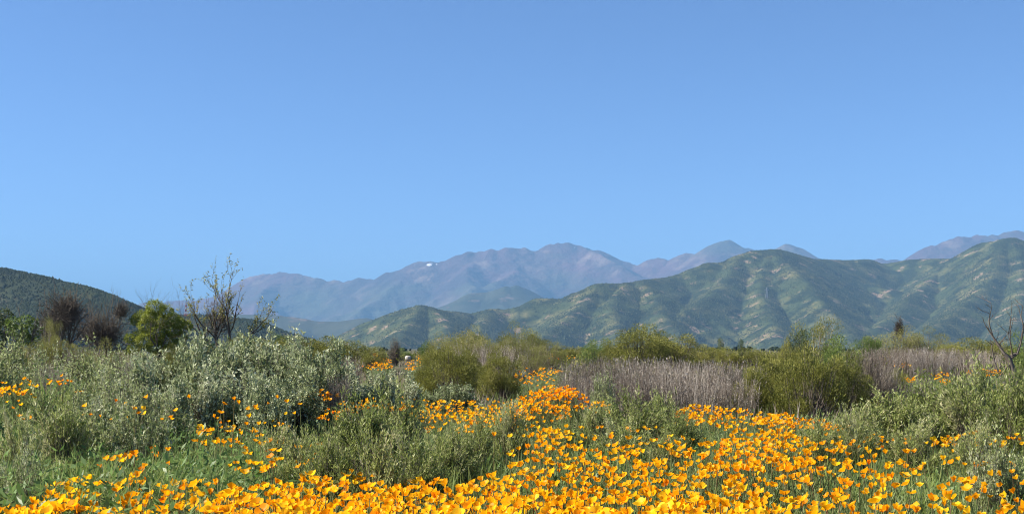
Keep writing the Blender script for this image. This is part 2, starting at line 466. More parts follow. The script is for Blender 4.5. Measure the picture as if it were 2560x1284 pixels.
for h in hand:
    for k in range(1, len(h) - 1):
        a2 = r_.choice([-1, 1]) * r_.uniform(.6, 1.1); z = max(h[k][2], 5); L2 = z / .42
        sub.append(np.array([h[k], h[k] + [math.sin(a2) * L2 * .5, -math.cos(a2) * L2 * .5, -z * .5], h[k] + [math.sin(a2 * .8) * L2, -math.cos(a2 * .8) * L2, -z]]))
spD = auto_spurs(r_, rD, 420, .36, .2, .05, True, 40)
VD, qD, (DX, DY, DH) = terrain(760, 2860, 2450, 5600, 640, 180, [(True, rD)] + [(True, h) for h in hand] + [(False, s) for s in sub + spD], .60, 14, 46, 230, 51, 60)
M['hill'], *_ = noisemat('hill_grass_and_rock', [((.042, .056, .022),), ((.11, .105, .042), .010, .46, .62, 8), ((.017, .026, .012), .016, .46, .58, 8), ((.21, .15, .105), .02, .585, .67, 8)], .95, (.05, .7, 4))
obj('green_hills', mesh('green_hills', VD, qD, M['hill'], smooth=True), kind='structure')

# the wooded hill on the left
E_pts = [(-520, 690), (-330, 655), (-200, 650), (-80, 660), (0, 670), (37, 677), (100, 690), (155, 705), (185, 711), (212, 716), (245, 727), (275, 741), (300, 752), (325, 761), (355, 772), (400, 800), (440, 830), (470, 866)]
rE = ridge_from(E_pts, [(-520, 1500), (100, 1300), (470, 1150)])
E2_pts = [(250, 820), (330, 800), (400, 789), (475, 786), (540, 788), (580, 792), (620, 798), (640, 801), (700, 826), (760, 843), (800, 858), (830, 868)]
rE2 = ridge_from(E2_pts, [(250, 1700), (830, 1500)])
spE = auto_spurs(r_, rE, 170, .3, .2, .1, True, 15) + auto_spurs(r_, rE2, 150, .3, .2, .1, True, 10)
VE, qE, (EX, EY, EH) = terrain(-640, 880, 820, 2100, 330, 120, [(True, rE), (True, rE2)] + [(False, s) for s in spE], .5, 8, 16, 90, 61, 25)
M['wood_floor'], *_ = noisemat('wooded_hill_floor', [((.018, .026, .011),), ((.04, .048, .02), .02, .5, .65, 5), ((.10, .07, .06), .011, .56, .68, 5), ((.28, .19, .12), .016, .70, .76, 4)], .95, (.1, .7, 2))
obj('wooded_hill', mesh('wooded_hill', VE, qE, M['wood_floor'], smooth=True), kind='structure')

# shrubs and trees that clothe the hills
ICO_V = []
ph = (1 + 5 ** .5) / 2
for a_, b_ in ((1, ph), (-1, ph), (1, -ph), (-1, -ph)):
    ICO_V += [(0, a_, b_), (a_, b_, 0), (b_, 0, a_)]
ICO_V = nrm(np.array(ICO_V, float))
from itertools import combinations
ICO_F = []
for t in combinations(range(12), 3):
    p = ICO_V[list(t)]
    if all(np.linalg.norm(p[i] - p[j]) < 1.06 for i, j in ((0, 1), (1, 2), (0, 2))):
        n_ = np.cross(p[1] - p[0], p[2] - p[0])
        ICO_F.append(t if n_ @ p.mean(0) > 0 else (t[0], t[2], t[1]))
ICO_F = np.array(ICO_F)
OCT_V = np.array([(1, 0, -.5), (0, 1, -.5), (-1, 0, -.5), (0, -1, -.5), (0, 0, 1)], float)
OCT_F = np.array([(0, 1, 4), (1, 2, 4), (2, 3, 4), (3, 0, 4)])     # the under side is sunk in the slope

def blobs(P, S, r, base='ico'):
    BV, BF = (ICO_V, ICO_F) if base == 'ico' else (OCT_V, OCT_F)
    n, k = len(P), len(BV)
    a = r.uniform(0, 6.28, n)
    sc_ = S[:, None, None] * (1 + r.uniform(-.35, .35, (n, k, 1)))
    v = BV[None] * sc_
    c, s = np.cos(a)[:, None], np.sin(a)[:, None]
    v = np.stack([v[..., 0] * c - v[..., 1] * s, v[..., 0] * s + v[..., 1] * c, v[..., 2] * .85], -1)
    V = v + P[:, None]
    Fq = BF[None] + (np.arange(n) * k)[:, None, None]
    return V.reshape(-1, 3), Fq.reshape(-1, 3)

def bilin(grid, X, Y, Z, n, r, w):
    """n random surface points of a terrain grid, accepted by weight w(x,y,z)"""
    nv, nu = X.shape
    i = r.uniform(0, nv - 1.01, n); j = r.uniform(0, nu - 1.01, n)
    i0 = i.astype(int); j0 = j.astype(int); fi = i - i0; fj = j - j0
    def s(G):
        return (G[i0, j0] * (1 - fi) * (1 - fj) + G[i0 + 1, j0] * fi * (1 - fj) + G[i0, j0 + 1] * (1 - fi) * fj + G[i0 + 1, j0 + 1] * fi * fj)
    x, y, z = s(X), s(Y), s(Z)
    gx = (Z[i0, j0 + 1] - Z[i0, j0]); gx = gx / (X[i0, j0 + 1] - X[i0, j0])
    k = r.random(n) < w(x, y, z, gx)
    return np.stack([x, y, z], 1)[k], gx[k]

M['hillshrub'] = leafmat('hill_shrub', [(.009, .015, .008), (.016, .024, .011), (.03, .04, .017), (.06, .068, .03)], .0, .8, .1)
M['woodshrub'] = leafmat('hill_wood', [(.006, .011, .005), (.011, .019, .008), (.021, .031, .012), (.03, .026, .022)], .0, .8, .1)
dD = np.array(D_dist, float); dE = np.array([(-520, 1500), (100, 1310), (330, 1300), (380, 1680), (830, 1520)], float)
PD, gx = bilin(None, DX, DY, DH, 200000, r_, lambda x, y, z, g: (z > 0) * (y < np.interp(x / y * F + 1280, *dD.T) + 50) * np.clip(.25 + .9 * sstep(.38, .66, fbm(x / 170, y / 170, 91, 4)) + .5 * sstep(0.0, -.5, g), 0, 1))
SD = r_.uniform(1.2, 3.2, len(PD))
V_, F_ = blobs(PD + [0, 0, .4], SD, r_, 'oct')
obj('hill_shrubs', mesh('hill_shrubs', V_, F_, M['hillshrub'], tint=np.repeat(r_.random(len(PD)), 5)), kind='stuff',
    label='dark scrub dotted over the sunlit green hills', category='scrub')
PE, gx = bilin(None, EX, EY, EH, 150000, r_, lambda x, y, z, g: (z > -1) * (y < np.interp(x / y * F + 1280, *dE.T) + 40) * np.clip(.4 + .9 * sstep(.3, .55, fbm(x / 60, y / 60, 93, 4)), 0, 1))
SE = r_.uniform(.8, 1.9, len(PE)) * (1 + .5 * (r_.random(len(PE)) < .1))
V_, F_ = blobs(PE + [0, 0, .4], SE, r_, 'oct')
tE = np.clip(fbm(PE[:, 0] / 70, PE[:, 1] / 70, 95, 3) * 1.3 - .3 + r_.normal(0, .16, len(PE)), 0, 1)
obj('hill_wood', mesh('hill_wood', V_, F_, M['woodshrub'], tint=np.repeat(tE, 5)), kind='stuff',
    label='dense dark green wood covering the hill behind the trees', category='wood')
# far trees standing on the plain in front of the hills
n = 1500
dd = r_.uniform(500, 1100, n); px = r_.uniform(-300, 2860, n)
k = fbm(px / 160, dd / 120, 97, 3) > .5
dd, px = dd[k], px[k]
PF = np.stack([px2x(px, dd), dd, ground_h(px2x(px, dd), dd)], 1)
SF = r_.uniform(.6, 1.5, len(PF))
V_, F_ = blobs(PF + np.stack([0 * SF, 0 * SF, SF * .6], 1), SF, r_, 'ico')
obj('plain_wood', mesh('plain_wood', V_, F_, M['woodshrub'], tint=np.repeat(r_.random(len(PF)) * .8, 12)), kind='stuff',
    label='dark line of far trees on the plain below the hills', category='wood')

# ------------------------------------------------------------------ shrub meshes (a foliage and a stem mesh per variant, about 1 m high and 1 m wide)
def clump_ends(r, nclump, nshoot, top=1.0, spread=.14, flat=.55):
    """ends of shoots, gathered in clumps over an uneven dome"""
    a = r.uniform(0, 6.283, nclump); e = np.arcsin(r.uniform(.08, 1, nclump))
    rad = r.uniform(.72, 1.0, nclump)
    C = np.stack([np.cos(a) * np.cos(e) * .5 * rad, np.sin(a) * np.cos(e) * .5 * rad, (np.sin(e) * (1 - .25) + .18) * rad * top], 1)
    k = r.integers(0, nclump, nshoot)
    E = C[k] * r.uniform(.78, 1.02, (nshoot, 1)) + r.normal(0, spread, (nshoot, 3)) * [1, 1, flat]
    E[:, 2] = np.maximum(E[:, 2], .06)
    return E, k

def shrub_mesh(kind, seed):
    r = np.random.default_rng(seed)
    p = dict(
        sage=dict(nc=34, ns=640, lf=15, L=(.035, .065), W=(.016, .026), up=.55, out=.75, spread=.038, frac=.38, sr=.0035, mat='sage', stem='bark'),
        sage_light=dict(nc=32, ns=600, lf=14, L=(.03, .06), W=(.013, .021), up=.6, out=.85, spread=.048, frac=.42, sr=.0035, mat='sage_light', stem='bark'),
        green=dict(nc=34, ns=600, lf=16, L=(.035, .07), W=(.009, .016), up=.7, out=.7, spread=.05, frac=.45, sr=.003, mat='green', stem='bark'),
        olive=dict(nc=38, ns=850, lf=16, L=(.03, .07), W=(.004, .008), up=1.0, out=.35, spread=.05, frac=.5, sr=.0025, mat='olive', stem='brown'),
        yellow=dict(nc=34, ns=760, lf=16, L=(.02, .045), W=(.005, .009), up=.9, out=.5, spread=.07, frac=.45, sr=.003, mat='yellowgreen', stem='dry'),
        leafy=dict(nc=30, ns=700, lf=15, L=(.025, .05), W=(.013, .022), up=.3, out=.9, spread=.05, frac=.4, sr=.005, mat='midgreen', stem='bark'),
        darkbush=dict(nc=30, ns=700, lf=15, L=(.025, .05), W=(.011, .02), up=.4, out=.8, spread=.05, frac=.4, sr=.005, mat='dark', stem='brown'),
        bankbush=dict(nc=26, ns=800, lf=16, L=(.018, .042), W=(.006, .011), up=.6, out=.7, spread=.05, frac=.34, sr=.004, mat='olive', stem='brown'),
        dry=dict(nc=40, ns=460, lf=6, L=(.02, .06), W=(.004, .009), up=1.0, out=.6, spread=.08, frac=.45, sr=.0028, mat='dry', stem='dry'),
        thicket=dict(nc=40, ns=700, lf=9, L=(.03, .09), W=(.004, .009), up=.7, out=.9, spread=.10, frac=.7, sr=.004, mat='brown', stem='brown'),
    )[kind]
    E, k = clump_ends(r, p['nc'], p['ns'], 1.0, p['spread'])
    n = len(E)
    if kind == 'dry':
        E = np.stack([r.uniform(-.5, .5, n), r.uniform(-.5, .5, n), r.uniform(.45, 1.0, n)], 1)
    if kind == 'olive':
        E[:, 2] *= r.uniform(.85, 1.15, n)
    B = np.stack([r.normal(0, .07, n), r.normal(0, .07, n), np.full(n, -.03)], 1)
    if kind == 'dry':
        B[:, :2] = E[:, :2] * .8 + r.normal(0, .06, (n, 2))
    if kind in ('olive', 'yellow'):
        B[:, :2] = E[:, :2] * .35 + r.normal(0, .05, (n, 2))
    Cc = (B + E) * .5 + np.stack([E[:, 0] * -.15, E[:, 1] * -.15, .18 * E[:, 2]], 1) + r.normal(0, .03, (n, 3))
    if kind in ('sage', 'sage_light', 'leafy', 'darkbush', 'bankbush'):
        Cc = B * .4 + E * .6 + np.stack([E[:, 0] * .25, E[:, 1] * .25, -.14 * E[:, 2]], 1) + r.normal(0, .03, (n, 3))
    P = bez(B, Cc, E, 4)
    R = np.linspace(1, .35, 4)[None] * p['sr'] * r.uniform(.7, 1.4, (n, 1))
    nz = 1 / np.percentile(E[:, 2], 84 if kind in ('bankbush', 'yellow', 'leafy', 'darkbush', 'olive') else 94); nx = .5 / np.percentile(np.hypot(E[:, 0], E[:, 1]), 92)
    k3 = np.array([nx, nx, nz])
    B, Cc, E, P = B * k3, Cc * k3, E * k3, P * k3
    V, Fq = tubes(P, R, 3)
    st = mesh(kind + '_stems', V, Fq, M[p['stem']], tint=np.repeat(r.random(n), 12))
    m = p['lf']
    t = 1 - p['frac'] * r.random((n, m)) ** 1.1
    t = t[..., None]
    pos = (1 - t) ** 2 * B[:, None] + 2 * t * (1 - t) * Cc[:, None] + t * t * E[:, None]
    tan = nrm(2 * (1 - t) * (Cc - B)[:, None] + 2 * t * (E - Cc)[:, None])
    d = tan * p['up'] + p['out'] * nrm(r.normal(size=pos.shape)) + [0, 0, .25]
    L = r.uniform(*p['L'], (n, m)); W = r.uniform(*p['W'], (n, m))
    V, Fq = leaves(pos.reshape(-1, 3), d.reshape(-1, 3), L.ravel(), W.ravel(), r)
    tint = np.clip(.5 + .17 * r.normal(size=(n, 1)) + .22 * r.normal(size=(n, m)) + .12 * r.normal(size=p['nc'])[k][:, None], 0, 1)
    fo = mesh(kind + '_foliage', V, Fq, M[p['mat']], tint=np.repeat(tint.ravel(), 4))
    return fo, st

LOBED = dict(
    olive=dict(nl=60, lr=(.07, .12), n=17000, L=(.03, .06), W=(.005, .009), up=.9, out=.5, mat='olive', stem='brown'),
    bankbush=dict(nl=44, lr=(.08, .13), n=13000, L=(.022, .045), W=(.008, .014), up=.5, out=.8, mat='olive', stem='brown'),
    yellow=dict(nl=38, lr=(.09, .15), n=11000, L=(.02, .045), W=(.005, .009), up=.8, out=.6, mat='yellowgreen', stem='dry'),
    leafy=dict(nl=40, lr=(.08, .14), n=10000, L=(.022, .042), W=(.011, .018), up=.3, out=.9, mat='midgreen', stem='bark'),
    darkbush=dict(nl=36, lr=(.08, .14), n=10000, L=(.022, .042), W=(.01, .017), up=.4, out=.9, mat='dark', stem='brown'))
def lobed_mesh(kind, seed):
    """a rounded bush: leafy lobes over an uneven dome that reaches down to the ground, on a fan of stems"""
    r = np.random.default_rng(seed)
    p = LOBED[kind]
    nl = p['nl']
    az = r.uniform(0, 6.283, nl); e = np.arcsin(r.uniform(-.12, 1, nl))
    rad = r.uniform(.6, 1.05, nl) * (1 + .25 * (vnoise(np.cos(az) * 2 + 7, np.sin(az) * 2 + e * 2, seed) - .5))
    lr = r.uniform(*p['lr'], nl)
    C = np.stack([np.cos(az) * np.cos(e) * .42 * rad, np.sin(az) * np.cos(e) * .42 * rad, .18 + np.sin(e) * .70 * rad], 1)
    k = r.choice(nl, p['n'], p=lr ** 2 / (lr ** 2).sum())
    u = nrm(r.normal(size=(p['n'], 3)))
    s = lr[k][:, None] * (.35 + .65 * r.random((p['n'], 1)) ** .5) * (.8 + .4 * r.random((p['n'], 1)))
    P = C[k] + u * s * [1, 1, 1.15]
    ok_ = P[:, 2] > .02
    P, k, u = P[ok_], k[ok_], u[ok_]
    n = len(P)
    nz = 1 / np.percentile(P[:, 2], 97); nx = .5 / np.percentile(np.hypot(P[:, 0], P[:, 1]), 95)
    C = C * [nx, nx, nz]; P = P * [nx, nx, nz]
    D = u * p['out'] + [0, 0, p['up']] + r.normal(0, .3, (n, 3)) + nrm(P * [1, 1, .3]) * .3
    V, Fq = leaves(P, D, r.uniform(*p['L'], n), r.uniform(*p['W'], n), r)
    lt = r.normal(0, .13, nl)
    tint = np.clip(.5 + lt[k] + .2 * r.normal(size=n), 0, 1)
    fo = mesh(kind + '_foliage', V, Fq, M[p['mat']], tint=np.repeat(tint, 4))
    m = nl * 4
    E = C[np.repeat(np.arange(nl), 4)] + r.normal(0, .06, (m, 3))
    E[:, 2] = np.maximum(E[:, 2], .05)
    B = np.stack([r.normal(0, .05, m), r.normal(0, .05, m), np.full(m, -.03)], 1)
    Cc = B * .45 + E * .55 + np.stack([E[:, 0] * .2, E[:, 1] * .2, -.1 * E[:, 2]], 1) + r.normal(0, .02, (m, 3))
    V, Fq = tubes(bez(B, Cc, E, 4), np.linspace(1, .3, 4)[None] * .006 * r.uniform(.6, 1.4, (m, 1)), 3)
    return fo, mesh(kind + '_stems', V, Fq, M[p['stem']], tint=np.repeat(r.random(m), 12))

SH = {}
for i, kd in enumerate(('sage', 'sage_light', 'green', 'olive', 'yellow', 'leafy', 'darkbush', 'dry', 'thicket', 'bankbush')):
    SH[kd] = [(lobed_mesh if kd in LOBED else shrub_mesh)(kd, 100 * i + j) for j in range({'sage': 4, 'green': 4, 'dry': 3, 'thicket': 1, 'darkbush': 1, 'leafy': 2}.get(kd, 3))]
vr = random.Random(4)
NAME = dict(bankbush='olive_bush', sage='sage_shrub', sage_light='sage_shrub', green='narrow_leaf_shrub', olive='broom_shrub', yellow='willowy_shrub', leafy='leafy_bush', darkbush='evergreen_bush', dry='dry_shrub', thicket='dead_thicket')
PARTN = dict(dry=('seed_heads', 'stalks'), thicket=('twigs', 'stems'))

def shrub(kind, px, d, wpx, ytop, label, cat='shrub', group=None, depth=1.0):
    fo, st = vr.choice(SH[kind])
    x = px2x(px, d); g = float(ground_h(x, d))
    h = CZ - (ytop - HY) * d / F - g
    w = wpx * d / F
    e = obj(NAME[kind], None, label=label, category=cat)
    e.empty_display_size = .1
    if group:
        e['group'] = group
    e.location = (x, d, g)
    e.rotation_euler = (0, 0, vr.uniform(0, 6.28))
    e.scale = (w * 1.0, w * 1.0 * depth, h * .96)
    a, b = PARTN.get(kind, ('foliage', 'stems'))
    obj(a, fo, e); obj(b, st, e)
    return e

G_S = 'silvery sage shrubs of the big mound'
for px, d, w, y in ((450, 15, 190, 872), (540, 14.2, 210, 852), (625, 15.4, 200, 846), (705, 15, 190, 866), (790, 14.6, 200, 870), (862, 15.5, 120, 912), (560, 18, 210, 848), (745, 18, 230, 856), (395, 17, 190, 890)):
    shrub('sage', px, d, w, y, 'tall silvery green sage shrub in the big mound behind the left meadow', group=G_S)
for px, d, w, y in ((600, 12.6, 230, 926), (722, 12.9, 200, 936), (480, 12.2, 190, 936), (335, 13, 190, 912), (660, 12.0, 160, 960)):
    shrub('sage', px, d, w, y, 'lower grey sage shrub along the front of the silvery mound', group='sage shrubs fronting the mound')
for px, d, w, y in ((930, 15, 170, 940), (1003, 16, 130, 950), (1130, 16.5, 150, 960)):
    shrub('sage', px, d, w, y, 'low grey sage shrub behind the golden poppy strip', group='sage shrubs behind the poppy strip')
for px, d, w, y in ((20, 16, 210, 856), (112, 15.2, 170, 890), (210, 17, 210, 886), (292, 18, 170, 884), (-60, 14, 200, 870)):
    shrub('sage_light', px, d, w, y, 'pale green sage shrub in front of the trees and dead thickets', group='pale sage shrubs before the trees')
for px, d, w, y in ((60, 14.6, 170, 920), (245, 12.8, 190, 918), (300, 11.5, 160, 945), (-60, 11.5, 120, 940), (380, 10.6, 190, 970), (215, 10.2, 160, 985)):
    shrub('sage_light', px, d, w, y, 'short pale sage shrub among scattered poppies in the left meadow', group='pale sage shrubs in the left meadow')
shrub('green', 165, 8.4, 220, 1012, 'bushy green shrub with dark gaps beside the left meadow herbs')
shrub('green', 55, 7.6, 130, 1040, 'small green shrub next to the bushy one, left of the poppy bed')
shrub('sage_light', 330, 8.8, 200, 1015, 'pale green shrub standing in the herbs behind the few red orange poppies')
shrub('sage_light', 45, 5.8, 150, 1130, 'pale scrubby plant leaning at the edge of the poppy bed beside the dark tuft')
for px, d, w, y in ((905, 8.2, 210, 1012), (985, 9.2, 200, 985), (855, 8.6, 160, 1043), (1045, 7.3, 190, 1085), (820, 6.8, 180, 1096), (945, 6.7, 210, 1090), (757, 7.5, 150, 1078), (690, 8.4, 150, 1075), (1130, 8.2, 160, 1070)):
    shrub('green', px, d, w, y, 'narrow leaved green shrub in the patch between the two poppy bands', group='green shrubs between the poppy bands')
for px, d, w, y in ((1275, 9.6, 120, 1010), (1190, 8.9, 120, 1050)):
    shrub('green', px, d, w, y, 'green shrub standing amid the golden poppy strip below the orange hummock', group='green shrubs in the poppy strip')
shrub('sage_light', 1512, 15, 80, 936, 'small pale shrub standing against the grey dry stalks')
for px, d, w, y in ((1590, 11.4, 180, 992), (1655, 12, 130, 985), (1490, 11, 110, 1010), (1700, 10.5, 120, 1035), (1560, 9.2, 150, 1052), (1420, 10.2, 120, 1048), (1665, 8.4, 130, 1085)):
    shrub('green', px, d, w, y, 'low green shrub in the gap between orange hummock and right poppy slope', group='green shrubs in the poppy gap')
for px, d, w, y in ((2130, 10.6, 140, 1015), (2230, 11, 250, 990), (2335, 11.6, 210, 955), (2442, 11, 230, 925), (2545, 10.2, 190, 940), (2640, 10, 200, 940)):
    shrub('green', px, d, w, y, 'pale green leafy shrub in the row right of the round broom bush', group='leafy shrubs right of the broom')
for px, d, w, y in ((2140, 8.8, 150, 1045), (2040, 8.6, 130, 1055), (2290, 8.6, 170, 1055), (2440, 8.2, 150, 1060)):
    shrub('green', px, d, w, y, 'low green shrub poking up through the right poppy slope', group='shrubs in the right poppy slope')
shrub('sage_light', 2500, 6.4, 170, 1110, 'grey green shrub with dark hollow beneath, among the right poppies')
for px, d, w, y in ((1885, 16.2, 110, 930), (1935, 16.6, 160, 904), (2020, 16, 210, 888), (2112, 16.4, 150, 900)):
    shrub('olive', px, d, w, y, 'olive broom bush of the large rounded clump at the meadow edge', group='broom bushes of the rounded clump')
for px, d, w, y in ((1120, 24, 170, 878), (1072, 26, 80, 890), (1245, 23, 120, 888), (1165, 27, 110, 882)):
    shrub('olive', px, d, w, y, 'olive green broom bush on the bank between orange patches and white boulders', group='broom bushes on the bank')
G_B = 'bushes along the top of the bank'
for kd, px, d, w, y in (('bankbush', 640, 45, 130, 850), ('bankbush', 700, 42, 140, 848), ('leafy', 690, 50, 110, 842), ('bankbush', 765, 46, 120, 850), ('bankbush', 825, 40, 150, 847), ('bankbush', 885, 38, 120, 858), ('bankbush', 932, 36, 90, 872)):
    shrub(kd, px, d, w, y, {'bankbush': 'olive brown bush above the silvery sage mound below the blue foothills', 'leafy': 'fresh green bush above the sage mound, below the wooded hill'}[kd], 'bush', G_B if kd == 'bankbush' else None)
shrub('thicket', 987, 45, 44, 848, 'narrow dark twiggy bush standing up beside the orange bank patch', 'bush')
shrub('leafy', 1066, 45, 46, 858, 'small bright green bush left of the yellowish crowned bushes', 'bush')
shrub('leafy', 1005, 64, 60, 872, 'low green bush behind the white boulders', 'bush')
for px, d, w, y in ((1110, 42, 110, 845), (1165, 41, 140, 827), (1215, 40, 80, 848)):
    shrub('yellow', px, d, w, y, 'yellowish loose bush rising before the lower green hill dome', 'bush', 'yellowish bushes by the dome')
shrub('darkbush', 1195, 44, 70, 842, 'darker evergreen bush tucked behind the yellowish loose bushes', 'bush')
for px, d, w, y in ((1300, 45, 110, 818), (1375, 40, 90, 853), (1255, 40, 80, 856), (1330, 36, 90, 862)):
    shrub('yellow', px, d, w, y, 'pale feathery bush on the bank behind the orange hummock', 'bush', 'feathery bushes behind the hummock')
for px, d, w, y in ((1185, 48, 90, 838), (1275, 50, 100, 846), (1335, 52, 70, 842), (1405, 50, 80, 866), (1450, 52, 60, 870)):
    shrub('bankbush', px, d, w, y, 'dull olive bush on the bank', 'bush', 'olive bushes between the pale feathery bushes')
shrub('leafy', 1490, 45, 90, 852, 'rounded fresh green bush at the left foot of the tall olive bushes', 'bush')
for px, d, w, y in ((1600, 38, 160, 820), (1540, 40, 100, 856), (1690, 39, 150, 842), (1645, 42, 110, 834), (1765, 42, 100, 866), (1820, 40, 80, 872), (1890, 40, 110, 874)):
    shrub('bankbush', px, d, w, y, 'tall olive bush behind the grey dry stalks', 'bush', 'olive bushes behind the dry stalks')
for px, d, w, y in ((1803, 45, 24, 848), (1850, 42, 24, 852)):
    shrub('darkbush', px, d, w, y, 'slim dark bush beside the far orange poppies right of the olive bushes', 'bush', 'slim dark bushes')
shrub('yellow', 2040, 30, 150, 806, 'tall wispy yellow grey bush rising behind the broom clump', 'bush')
shrub('leafy', 2075, 26, 150, 852, 'rounded bright green bush directly behind the broom clump', 'bush')
shrub('darkbush', 1992, 26, 110, 836, 'dark green bush at the left shoulder of the wispy bush', 'bush')
shrub('olive', 1965, 25, 90, 868, 'low olive bush between the dark bush and the grey stalks', 'bush')
shrub('thicket', 2180, 19, 150, 885, 'dark leafless thicket at the right flank of the broom clump', 'thicket')
shrub('leafy', 2168, 50, 80, 846, 'small fresh green bush at the left of the yellow willowy bushes', 'bush')
for px, d, w, y in ((2235, 55, 160, 830), (2315, 55, 150, 833)):
    shrub('yellow', px, d, w, y, 'rounded yellow green willowy bush below the bright hill spur', 'bush', 'yellow green willowy bushes')
for px, d, w, y in ((2385, 50, 120, 860), (2445, 48, 140, 850), (2505, 44, 110, 858)):
    shrub('bankbush', px, d, w, y, 'dull olive bush between the willowy bushes and the leaning bare tree', 'bush', 'olive bushes by the bare tree')
shrub('leafy', 2560, 24, 90, 848, 'bright leafy green bush beside the leaning bare tree trunk', 'bush')
shrub('olive', 2235, 26, 70, 930, 'small olive bush among the dry stalks right of the thicket', 'bush')
for px, d, w, y in ((1440, 20, 90, 905), (1490, 19, 110, 893), (1540, 20, 110, 888), (1595, 19, 120, 892), (1650, 20, 120, 890), (1700, 18.5, 120, 900), (1755, 19, 120, 898), (1810, 20, 120, 897), (1860, 19, 120, 905), (1480, 16.6, 120, 935), (1570, 16, 130, 930), (1660, 16, 130, 930), (1750, 16, 130, 935), (1840, 16, 130, 940)):
    shrub('dry', px, d, w * 1.15, y, 'grey brown stand of dry stalks in the wide band above the poppies', 'dry shrub', 'dry stalk stands in the wide grey band')
for px, d, w, y in ((2190, 34, 110, 868), (2260, 35, 120, 866), (2330, 34, 120, 868), (2400, 35, 120, 868), (2460, 34, 100, 872), (2240, 19, 110, 952), (2330, 19, 100, 962), (2300, 36, 120, 872), (2210, 24, 60, 905)):
    shrub('dry', px, d, w * 1.15, y, 'stand of dry grey stalks mixed with far poppies right of the broom clump', 'dry shrub', 'dry stalk stands on the right bank')
for px, d, w, y in ((860, 27, 100, 890), (650, 32, 120, 872), (300, 26, 120, 880), (200, 30, 120, 868), (1240, 34, 110, 862)):
    shrub('dry', px, d, w * 1.1, y, 'brownish dry shrub filling a gap behind the sage', 'dry shrub', 'brown dry shrubs behind the sage')
for px, d, w, y in ((70, 28, 130, 862), (140, 30, 130, 858), (250, 26, 120, 866), (345, 27, 100, 884), (440, 30, 120, 874), (505, 33, 100, 856), (600, 38, 110, 846)):
    shrub('yellow' if px % 20 else 'olive', px, d, w, y, 'low olive bush at the feet of the trees behind the sage', 'bush', 'low bushes under the trees')

for px, d, w, y in ((848, 13.0, 70, 930), (130, 14.2, 80, 905), (330, 14.6, 90, 896)):
    shrub('dry', px, d, w, y, 'grey dead stalks', 'dry shrub', 'grey dead stalks among the sage')
# ------------------------------------------------------------------ trees
def branching(r, base, dirs, lens, rads, levels, nch, spread, up, ratio, k=6, wig=.16, t0=.3):
    """levels of branches -> list of (points (n,k,3), radii (n,k))"""
    P = np.array(base, float); D = nrm(np.array(dirs, float)); L = np.array(lens, float); R = np.array(rads, float)
    out = []
    for lv in range(levels):
        n = len(P)
        pts = [P]; d = D
        for j in range(k - 1):
            d = nrm(d + wig * r.normal(size=(n, 3)) + [0, 0, up[lv]])
            pts.append(pts[-1] + d * (L / (k - 1))[:, None])
        pts = np.stack(pts, 1)
        rad = R[:, None] * np.linspace(1, .45 if lv < levels - 1 else .3, k)[None]
        out.append((pts, rad))
        if lv == levels - 1:
            break
        c = nch[lv]
        t = np.sort(t0 + (1 - t0) * r.random((n, c)), 1) * (k - 1)
        t[:, -1] = k - 1.001
        i0 = t.astype(int); f = t - i0
        I = np.arange(n)[:, None]
        Pn = pts[I, i0] * (1 - f[..., None]) + pts[I, i0 + 1] * f[..., None]
        tg = nrm(pts[I, i0 + 1] - pts[I, i0])
        pr = nrm(np.cross(tg, r.normal(size=tg.shape)))
        Dn = nrm(tg + pr * spread[lv] * r.uniform(.5, 1.2, (n, c, 1)))
        Rn = (rad[I, i0] * (1 - f) + rad[I, i0 + 1] * f) * r.uniform(.5, .75, (n, c))
        Ln = np.repeat(L[:, None], c, 1) * ratio[lv] * r.uniform(.6, 1.15, (n, c))
        P, D, L, R = Pn.reshape(-1, 3), Dn.reshape(-1, 3), Ln.ravel(), Rn.ravel()
    return out

def woody(name, lv, parent, matname, r, sides):
    V, Fq = cat([tubes(p, q_, sides) for p, q_ in lv])
    return obj(name, mesh(name, V, Fq, M[matname], tint=np.clip(r.normal(.5, .2, len(V)), 0, 1), smooth=True), parent, **({'kind': 'stuff'} if name == 'twigs' else {}))

def tree_root(name, px, d, label, cat='tree', group=None):
    x = px2x(px, d); g = float(ground_h(x, d))
    e = obj(name, None, label=label, category=cat)
    e.empty_display_size = .2
    if group:
        e['group'] = group
    e.location = (x, d, g - .03)
    return e, d / F        # metres per photo pixel there

def crown_leaves(r, centers, radii, dens, L, W, droop, shell=.5):
    P = []; D = []; T = []
    for c, rad in zip(centers, radii):
        n = int(dens * rad * rad)
        u = nrm(r.normal(size=(n, 3)))
        s = rad * (shell + (1 - shell) * r.random((n, 1)) ** .6) * (1 + .22 * (vnoise(u[:, :1] * 3 + 5, u[:, 1:2] * 3 + u[:, 2:] * 2, int(rad * 977)) - .5) * 2)
        P.append(np.array(c) + u * s * [1, 1, .85])
        D.append(u * .7 + r.normal(0, .45, (n, 3)) + [0, 0, -droop])
        T.append(np.clip(r.normal(.5, .2, n) + r.normal(0, .08), 0, 1))
    P = np.concatenate(P); D = np.concatenate(D); T = np.concatenate(T)
    V, Fq = leaves(P, D, r.uniform(*L, len(P)), r.uniform(*W, len(P)), r)
    return V, Fq, np.repeat(T, 4)

